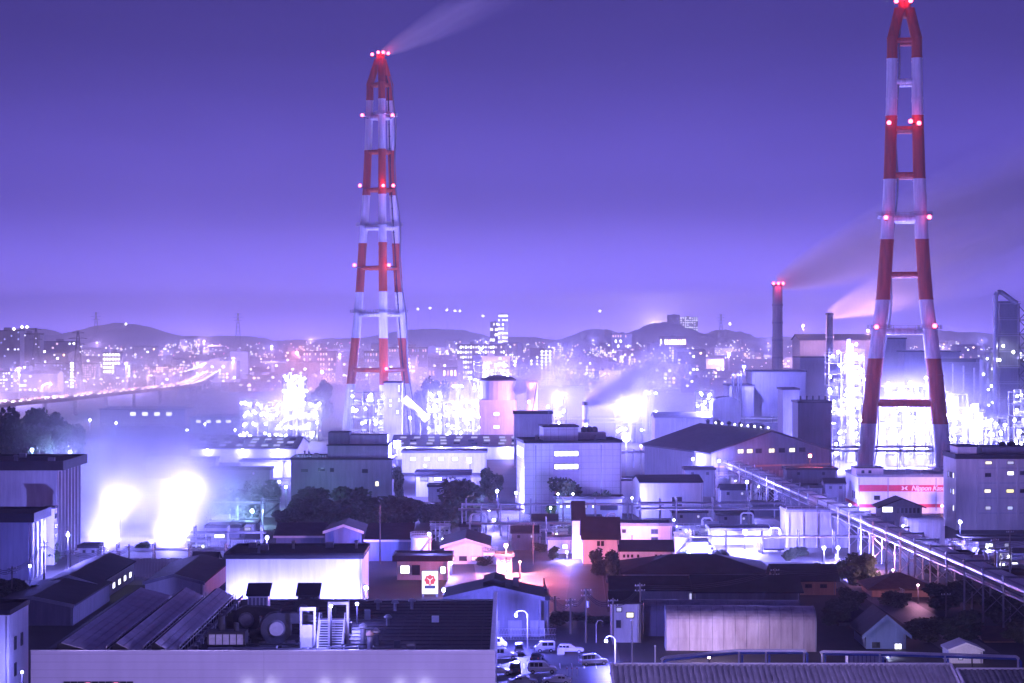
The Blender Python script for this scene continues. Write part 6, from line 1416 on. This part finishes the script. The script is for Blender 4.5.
pylon(78, 331, 1700, 'lattice power pylon before the apartment blocks'); pylon(96, 312, 5800, 'thin mast on the left skyline hill'); pylon(238, 313, 5600, 'thin mast on the skyline above the misty plant'); pylon(36, 328, 2100, 'lattice mast beside the tallest apartment block'); pylon(721, 314, 6500, 'thin mast on the skyline hill')

r = thing('haze_fill_mast', 'added mast making the haze glow behind the skyline hill', 'lamp', (X(655, 7700), 7700, 0)); m = MB(); m.tube((0, 0, 0), (0, 0, 60), 1.2, .8, 8); m.build('mast', M['galv'], r); m = MB(); m.lathe([(4, 0), (4, 1.5), (1, 2.5)], 10, (0, 0, 60)); m.build('lamp_ring', M['far_pink'], r); point_light(r, (0, 0, 70), (1.0, .75, .95), 1.3e7, 3.0)  # mast added to light the haze beyond the hill
for px, row, Y, lb in ((803, 326, 1420, 'pink roof lamp on the dark works under the smoke trails'), (868, 331, 1430, 'pink roof lamp at the end of the dark works')):
    flood(px, row, Y, lb, (1.0, .5, .85), 45000, 'bulb_pink', 1.6, name='roof_lamp')  # both added to light the smoke from below
# ---------------------------------------------------------------- yard clutter: tanks, loops, trucks, wires, fences
def wire(label, pts, sag=1.2, r=.06, n=3, gap=.35):
    o = thing('overhead_wire', label, 'wire', (0, 0, 0), 0, 'overhead wires')
    for k in range(n):
        m = MB()
        for a, b in zip(pts, pts[1:]):
            a, b = Vector(a), Vector(b); q = []
            for i in range(9): t = i/8; p = a.lerp(b, t); q.append((p.x, p.y, p.z-sag*4*t*(1-t)-k*gap))
            m.path(q, r, 4)
        m.build('cable', M['dark_steel'], o)
def pt(px, row, Y): return (X(px, Y), Y, Z(row, Y))
wire('wires strung between the poles behind the car park', [pt(544, 579, 386), pt(555, 598, 380), pt(570.5, 600, 362), pt(586, 590, 352), pt(613, 600, 350), pt(640, 585, 352)])
wire('wires crossing before the dark plant and the sheds', [pt(-10, 560, 395), pt(12, 568, 395), pt(44, 542, 420), pt(70, 550, 430), pt(104, 547, 440), pt(129, 546, 445)])
wire('wires over the dark yard right of the pipe trestle', [pt(935, 540, 470), pt(952, 540, 452), pt(968, 540, 470), pt(995, 540, 440), pt(1040, 534, 440)])
util_pole(640, 352, 583, 'tall utility pole behind the bluish hut', arms=2); util_pole(775, 404, 568, 'utility pole by the orange-walled house', arms=2); util_pole(946, 360, 592, 'slim utility pole among the dark trees at the lower right', arms=1)
util_pole(380, 470, 505, 'thin pole behind the white workshop roof', arms=0); util_pole(533, 470, 522, 'utility pole beside the pipe bridge at the red-lit yard', arms=1)
wire('wires from the bluish hut past the orange-walled house', [pt(640, 585, 352), pt(775, 570, 404), pt(870, 560, 410)])
def loop(label, px0, px1, row, Y, base_row, r=.25):
    o = thing('pipe_loop', label, 'pipe', (X(px0, Y), Y, 0)); w = (px1-px0)*Y/F; zt, zb = Z(row, Y), 0.0
    m = MB(); m.path([(0, 0, zb), (0, 0, zt-.5), (.5, 0, zt), (w-.5, 0, zt), (w, 0, zt-.5), (w, 0, zb)], r, 8); m.build('pipe', M['white_steel'], o)
    for x in (0, w): m = MB(); m.lathe([(r*1.8, 0), (r*1.8, .25)], 10, (x, 0, 1.2)); m.build('flange', M['steel'], o)
for a in (('inverted-U pipe loop above the fierce loading yard lamp', 741, 753, 513, 548, 0), ('pipe loop beside the pipe bridge under the white shed', 702, 712, 518, 548, 0), ('tall pipe loop left of the pipe bridge lamp', 471, 486, 514, 538, 0), ('pipe loop at the end of the long pipe bridge by the tower house', 607, 616, 514, 556, 0), ('low pipe loop beside the concrete tank', 770, 780, 528, 505, 0)):
    loop(*a)
for a in (('small white tank behind the gabled works', 481, 541, 500, 2.2), ('white tank beside the loading shed', 779, 536, 508, 1.8), ('squat white tank in the yard left of the pink-lit gatehouse', 490, 553, 470, 1.6), ('grey tank right of the pipe trestle before the long low shed', 955, 545, 478, 2.2), ('second grey tank right of the pipe trestle', 970, 548, 472, 1.8),
          ('white tank behind the white row building', 682, 538, 488, 1.8), ('tank standing below the green lamp pair', 272, 503, 590, 2.4)):
    stor_tank(a[0], a[1], a[2], a[3], a[4], 'white_steel' if 'white' in a[0] else 'galv')
for i, (px, top, Y, w, lb) in enumerate(((532, 527, 515, 16, 'small steel pipe support at the red-lit yard'), (560, 530, 520, 14, 'small steel pipe support beside the white hut'), (765, 531, 520, 14, 'small pipe support right of the loading yard lamp'), (1000, 552, 462, 22, 'steel pipe support by the white-lit shed at the edge'), (975, 562, 445, 20, 'steel pipe support among the poles right of the trestle'), (728, 476, 640, 20, 'steel support above the loading yard by the hall'), (755, 478, 630, 22, 'second steel support above the loading yard by the hall'), (222, 520, 548, 26, 'steel pipe support behind the control hut'), (196, 538, 505, 20, 'pipe support at the edge of the blazing steam'), (440, 525, 520, 18, 'pipe support right of the white silo'))):
    steel_rack(lb, px-w/2, px+w/2, top, Y, 5, 2, lampn=1, seed=60+i, lr=.16, name='pipe_support', post='galv')
def truck(px, row, rz, label, col='white_steel'):
    Y = DG(row); r = thing('parked_truck', label, 'truck', (X(px, Y), Y, .02), R(rz), 'trucks in the yards'); m = MB(); m.box(-3.6, 1.8, -1.15, 1.15, 1.0, 3.4); m.build('cargo_box', M[col], r)
    m = MB(); m.extrude([(1.95, .55), (3.7, .55), (3.7, 1.5), (3.35, 2.5), (1.95, 2.6)], 'y', -1.05, 1.05); c = m.build('cab', M['car_white'], r); m = MB(); m.box(2.4, 3.2, -1.065, -1.051, 1.55, 2.25); m.build('window', M['dark_glass'], c)
    m = MB(); m.box(-3.5, 3.5, -.5, .5, .5, .9); m.build('chassis', M['dark_steel'], r)
    for x in (-2.4, 2.8):
        for y in (-.95, .95): cyl_wheel(r, x, y)
truck(700, 556, 3, 'white box truck in the bright loading yard'); truck(770, 552, 175, 'box truck under the pipe rack at the loading yard', 'grey_wall'); truck(915, 548, 6, 'truck beside the round-topped tank', 'grey_wall')
def fence(label, p0, p1, h=2.0, step=3.0, mat='galv'):
    a, b = Vector((*p0, 0)), Vector((*p1, 0)); L = (b-a).length; r = thing('mesh_fence', label, 'fence', a, math.atan2(b.y-a.y, b.x-a.x)); po = None
    for i in range(int(L/step)+1):
        if po is None: m = MB(); m.tube((0, 0, 0), (0, 0, h), .06, .06, 6); po = m.build('post', M[mat], r)
        else: mesh_copy(po, r, (i*step, 0, 0))
    for z in (.15, h*.5, h): m = MB(); m.tube((0, 0, z), (L, 0, z), .04, .04, 4); m.build('rail', M[mat], r)
    m = MB()
    for i in range(int(L/.5)): m.bar((i*.5, 0, .15), (i*.5+.5, 0, h), .02); m.bar((i*.5+.5, 0, .15), (i*.5, 0, h), .02)
    stuff(m.build('mesh_wires', M[mat], r))
fence('wire fence along the back of the car park', gp(494, 640), gp(556, 640)); fence('wire fence along the trestle road above the houses', gp(835, 566), gp(905, 600)); fence('wire fence below the pump house', gp(196, 548), gp(265, 548))
fence('wire fence before the big white block', gp(500, 522), gp(620, 522)); fence('wire fence in front of the sheds at the left', gp(28, 618), gp(112, 592))
# roof gear on plain roofs
rn = random.Random(77)
for nm, lab_ in (('office_block', 0), ('stepped_building', 0), ('workshop', 0), ('plant_block', 0), ('striped_building', 0)):
    o = bpy.data.objects.get(nm)
    if not o: continue
    rf = next((c for c in o.children if c.name.startswith('roof')), None)
    if not rf: continue
    xs = [v.co.x for v in rf.data.vertices]; ys = [v.co.y for v in rf.data.vertices]; zt = max(v.co.z for v in rf.data.vertices)-.45
    for i in range(6):
        x = rn.uniform(min(xs)+2, max(xs)-2); y = rn.uniform(min(ys)+1.5, max(ys)-1.5); m = MB()
        if i % 2: m.box(x-.8, x+.8, y-.6, y+.6, zt, zt+1.1)
        else: m.tube((x, y, zt), (x, y, zt+1.3), .28, .28, 8); m.lathe([(.5, 1.3), (.5, 1.45), (.1, 1.7)], 10, (x, y, zt))
        m.build('roof_vent', M['steel'], o)

# low store huts, drums and hedges that fill the open yards
for px, row, Y, w, d, lb, wl in ((118, 566, 455, 26, 6, 'low dark lean-to between the sheds and the steam', 'mid_wall'), (88, 548, 470, 18, 6, 'small dark hut at the foot of the first steam pillar', 'mid_wall'), (470, 527, 530, 20, 7, 'low dark hut under the pipe rack by the largest tree', 'dark_wall'), (525, 533, 500, 26, 6, 'low dark hut behind the red-lit yard', 'mid_wall'), (545, 521, 545, 24, 7, 'low dark store under the long pipe bridge', 'mid_wall'), (590, 519, 556, 22, 6, 'dark hut right behind the shaft house', 'dark_wall'),
        (690, 513, 560, 34, 7, 'dark low store below the white shed', 'mid_wall'), (735, 515, 560, 36, 8, 'long dark store behind the loading yard', 'mid_wall'), (768, 505, 590, 30, 8, 'dark store left of the concrete tank', 'dark_wall'), (700, 470, 660, 30, 8, 'dark lean-to under the great hall eave', 'dark_wall'), (735, 490, 620, 28, 7, 'dark hut below the steel supports by the hall', 'mid_wall'), (812, 470, 650, 50, 9, 'dark low store below the red warning lamp', 'dark_wall'), (800, 488, 600, 44, 8, 'dark long store behind the concrete tank', 'mid_wall'), (835, 484, 610, 20, 7, 'small dark hut left of the red-striped building', 'dark_wall'),
        (962, 556, 455, 22, 6, 'dark hut among poles right of the trestle', 'dark_wall'), (1010, 575, 430, 36, 6, 'long dark hut at the picture edge below the white-lit shed', 'dark_wall'), (205, 560, 455, 24, 5, 'dark hut left of the white workshop corner', 'mid_wall'), (240, 470, 690, 60, 9, 'long dark store before the floodlit store', 'mid_wall'), (180, 460, 740, 70, 10, 'long dark store behind the steam', 'mid_wall'), (450, 487, 640, 44, 8, 'dark low store behind the largest round tree', 'mid_wall')):
    bld('yard_store', lb, 'store', px-w/2, px+w/2, row, Y, d, 'gx' if int(px) % 2 else 'flat', wl, 'dark_roof', rise=1.3, over=.4, wins=[(px-w*.3, px-w*.3+3, row+2, row+5, 'dark_glass'), (px+w*.2, px+w*.2+3, row+2, row+5, 'win_dim' if int(px) % 3 == 0 else 'dark_glass')])
rn = random.Random(9)
for i, (px, row) in enumerate(((475, 560), (483, 566), (540, 552), (553, 560), (603, 575), (686, 560), (720, 563), (790, 561), (800, 556), (230, 566), (215, 572), (122, 580), (950, 565), (985, 575), (1005, 590), (930, 575))):
    tree(px, DG(row), row-rn.uniform(9, 15), rn.uniform(14, 22), ('clipped shrub by the gabled works', 'shrub at the edge of the red-lit yard', 'shrub before the white hut', 'shrub below the shaft house', 'shrub beside the access road', 'shrub behind the hip roof, left', 'shrub behind the hip roof, middle', 'shrub at the twin lamps', 'shrub below the concrete tank', 'shrub left of the white workshop', 'shrub by the long shed gable', 'shrub at the board fence', 'shrub under the trestle, upper', 'shrub right of the trestle legs', 'shrub at the lower trestle end', 'shrub on the trestle roadside')[i], 'leaf_dark', i, name='shrub')
# ---------------------------------------------------------------- air: haze box and steam
def vol_mat(name, col, dens, aniso=0.0):
    m = bpy.data.materials.new(name); m.use_nodes = True; nt = m.node_tree; nt.nodes.clear()
    out = nt.nodes.new('ShaderNodeOutputMaterial'); v = nt.nodes.new('ShaderNodeVolumePrincipled')
    v.inputs['Color'].default_value = tuple(col)+(1,); v.inputs['Density'].default_value = dens; v.inputs['Anisotropy'].default_value = aniso
    nt.links.new(v.outputs[0], out.inputs['Volume'])
    return m, nt, v
hm, _, _ = vol_mat('haze_air', (0.96, 0.95, 1.0), HAZE_D, 0.35)
hm.cycles.homogeneous_volume = True
hz = MB(); hz.box(-4400, 4400, -160, 9400, -8, 196); ho = hz.build('haze', hm); ho['kind'] = 'stuff'
ho['label'] = 'pale night haze lying over the whole plant and town'; ho['category'] = 'haze'
def steam_mat(name, dens, aniso, shape, nscale, lo, hi, col=(1, 1, 1), tail=1.5):
    """shape 'ball': soft ellipsoid in object space; 'plume': soft cone along +x, widening and thinning"""
    m, nt, v = vol_mat(name, col, dens, aniso)
    t = nt.nodes.new('ShaderNodeTexCoord'); sp = nt.nodes.new('ShaderNodeSeparateXYZ'); nt.links.new(t.outputs['Object'], sp.inputs[0])
    nz = nt.nodes.new('ShaderNodeTexNoise'); nz.inputs['Detail'].default_value = 3; nz.inputs['Scale'].default_value = nscale
    nt.links.new(t.outputs['Object'], nz.inputs['Vector'])
    mr = nt.nodes.new('ShaderNodeMapRange'); nt.links.new(nz.outputs['Fac'], mr.inputs[0]); mr.inputs[1].default_value = lo; mr.inputs[2].default_value = hi
    sq = lambda a: math_node(nt, 'MULTIPLY', a, a)
    if shape == 'ball':
        r2 = math_node(nt, 'ADD', math_node(nt, 'ADD', sq(sp.outputs[0]), sq(sp.outputs[1])), sq(sp.outputs[2]))
        f = math_node(nt, 'MAXIMUM', math_node(nt, 'SUBTRACT', 1.0, r2), 0.0); f = math_node(nt, 'POWER', f, tail)
    else:
        w = math_node(nt, 'MULTIPLY_ADD', math_node(nt, 'POWER', math_node(nt, 'MAXIMUM', sp.outputs[0], 0.0), .7), 0.90, 0.10)
        r2 = math_node(nt, 'DIVIDE', math_node(nt, 'ADD', sq(sp.outputs[1]), sq(sp.outputs[2])), sq(w))
        f = math_node(nt, 'POWER', math_node(nt, 'MAXIMUM', math_node(nt, 'SUBTRACT', 1.0, r2), 0.0), 1.2)
        x = math_node(nt, 'MAXIMUM', math_node(nt, 'SUBTRACT', 1.0, sp.outputs[0]), 0.0)
        f = math_node(nt, 'MULTIPLY', f, math_node(nt, 'DIVIDE', math_node(nt, 'POWER', x, tail), math_node(nt, 'POWER', w, 1.1)))
    d = math_node(nt, 'MULTIPLY', math_node(nt, 'MULTIPLY', f, mr.outputs[0]), dens)
    nt.links.new(d, v.inputs['Density'])
    return m
def cloud(label, c, rad, dens, aniso=.35, nscale=2.2, lo=.3, hi=.7, tail=1.4, rz=0):
    m = MB(); m.ball((0, 0, 0), 1.0, 16, 10); o = m.build('steam', steam_mat('steam', dens, aniso, 'ball', nscale, lo, hi, tail=tail))
    o.location = c; o.scale = rad; o.rotation_euler = (0, 0, rz); tag(o, label, 'steam', kind='stuff'); return o
def plume(label, p0, p1, w, dens, aniso=.35, nscale=3.0, lo=.3, hi=.7, tail=1.5):
    p0, p1 = Vector(p0), Vector(p1); L = (p1-p0).length; m = MB()
    prof = [((.10+.90*(k/10)**.7)*1.01, k/10) for k in range(11)]
    m.lathe(prof, 14); m.v = [(z, x, y) for x, y, z in m.v]
    o = m.build('steam_plume', steam_mat('steam_plume', dens, aniso, 'plume', nscale, lo, hi, tail=tail))
    d = (p1-p0).normalized(); o.rotation_mode = 'QUATERNION'; o.rotation_quaternion = d.to_track_quat('X', 'Z'); o.location = p0; o.scale = (L, w, w)
    tag(o, label, 'steam', kind='stuff'); return o
def P3(px, row, Y): return (X(px, Y), Y, Z(row, Y))
cloud('wide blazing steam cloud over the yard beside the dark plant', (X(148, 535), 534, 10), (36, 24, 30), .06, nscale=2.8, lo=.30, hi=.68, tail=1.2)
cloud('thin upper drift of steam above the blazing yard', (X(165, 560), 560, 22), (46, 34, 34), .03, nscale=2.4, lo=.34, hi=.70, tail=1.3)
plume('wisp of steam leaning away from the dark plant', P3(104, 566, 515), P3(112, 400, 530), 15, .08, nscale=3.6, lo=.42, hi=.64, tail=.8)
plume('wisp of steam rising over the pump house', P3(168, 566, 520), P3(235, 385, 545), 24, .08, nscale=3.6, lo=.42, hi=.64, tail=.8)
cloud('low mist bank lying between the plant and the town', (-40, 1330, 6), (520, 360, 46), .0042, aniso=.3, nscale=4.0, lo=.25, hi=.75, tail=1.0)
cloud('bright mist around the refinery columns behind the chimney tower', (X(925, 860), 870, 14), (62, 60, 36), .028, lo=.2, hi=.8)
cloud('mist wrapped round the foot of the left chimney tower', (X(345, 1000), 1010, 10), (82, 60, 32), .024, lo=.2, hi=.8)
cloud('drifting mist in the plant behind the big white block', (X(590, 950), 980, 14), (95, 80, 32), .028, lo=.2, hi=.8)
plume('steam plume leaving the top of the left chimney tower', P3(381, 54, 1000), P3(560, -40, 1000), 17, .12, tail=2.2, nscale=2.4)
plume('steam plume rising from the small white stack', P3(585.5, 404, 900), P3(700, 345, 905), 17, .30, tail=1.4)
plume('steam puff leaving the white-lit tank', P3(514, 392, 930), P3(590, 346, 935), 15, .26, tail=1.4)
plume('long pale smoke trail drifting from the banded stack', P3(778, 283, 1300), P3(1110, 160, 1330), 52, .05, tail=.7, nscale=2.0)
plume('dark smoke trail drifting from the plain dark stack', P3(829.5, 314, 1400), P3(1090, 215, 1420), 40, .05, tail=.7, nscale=2.0)
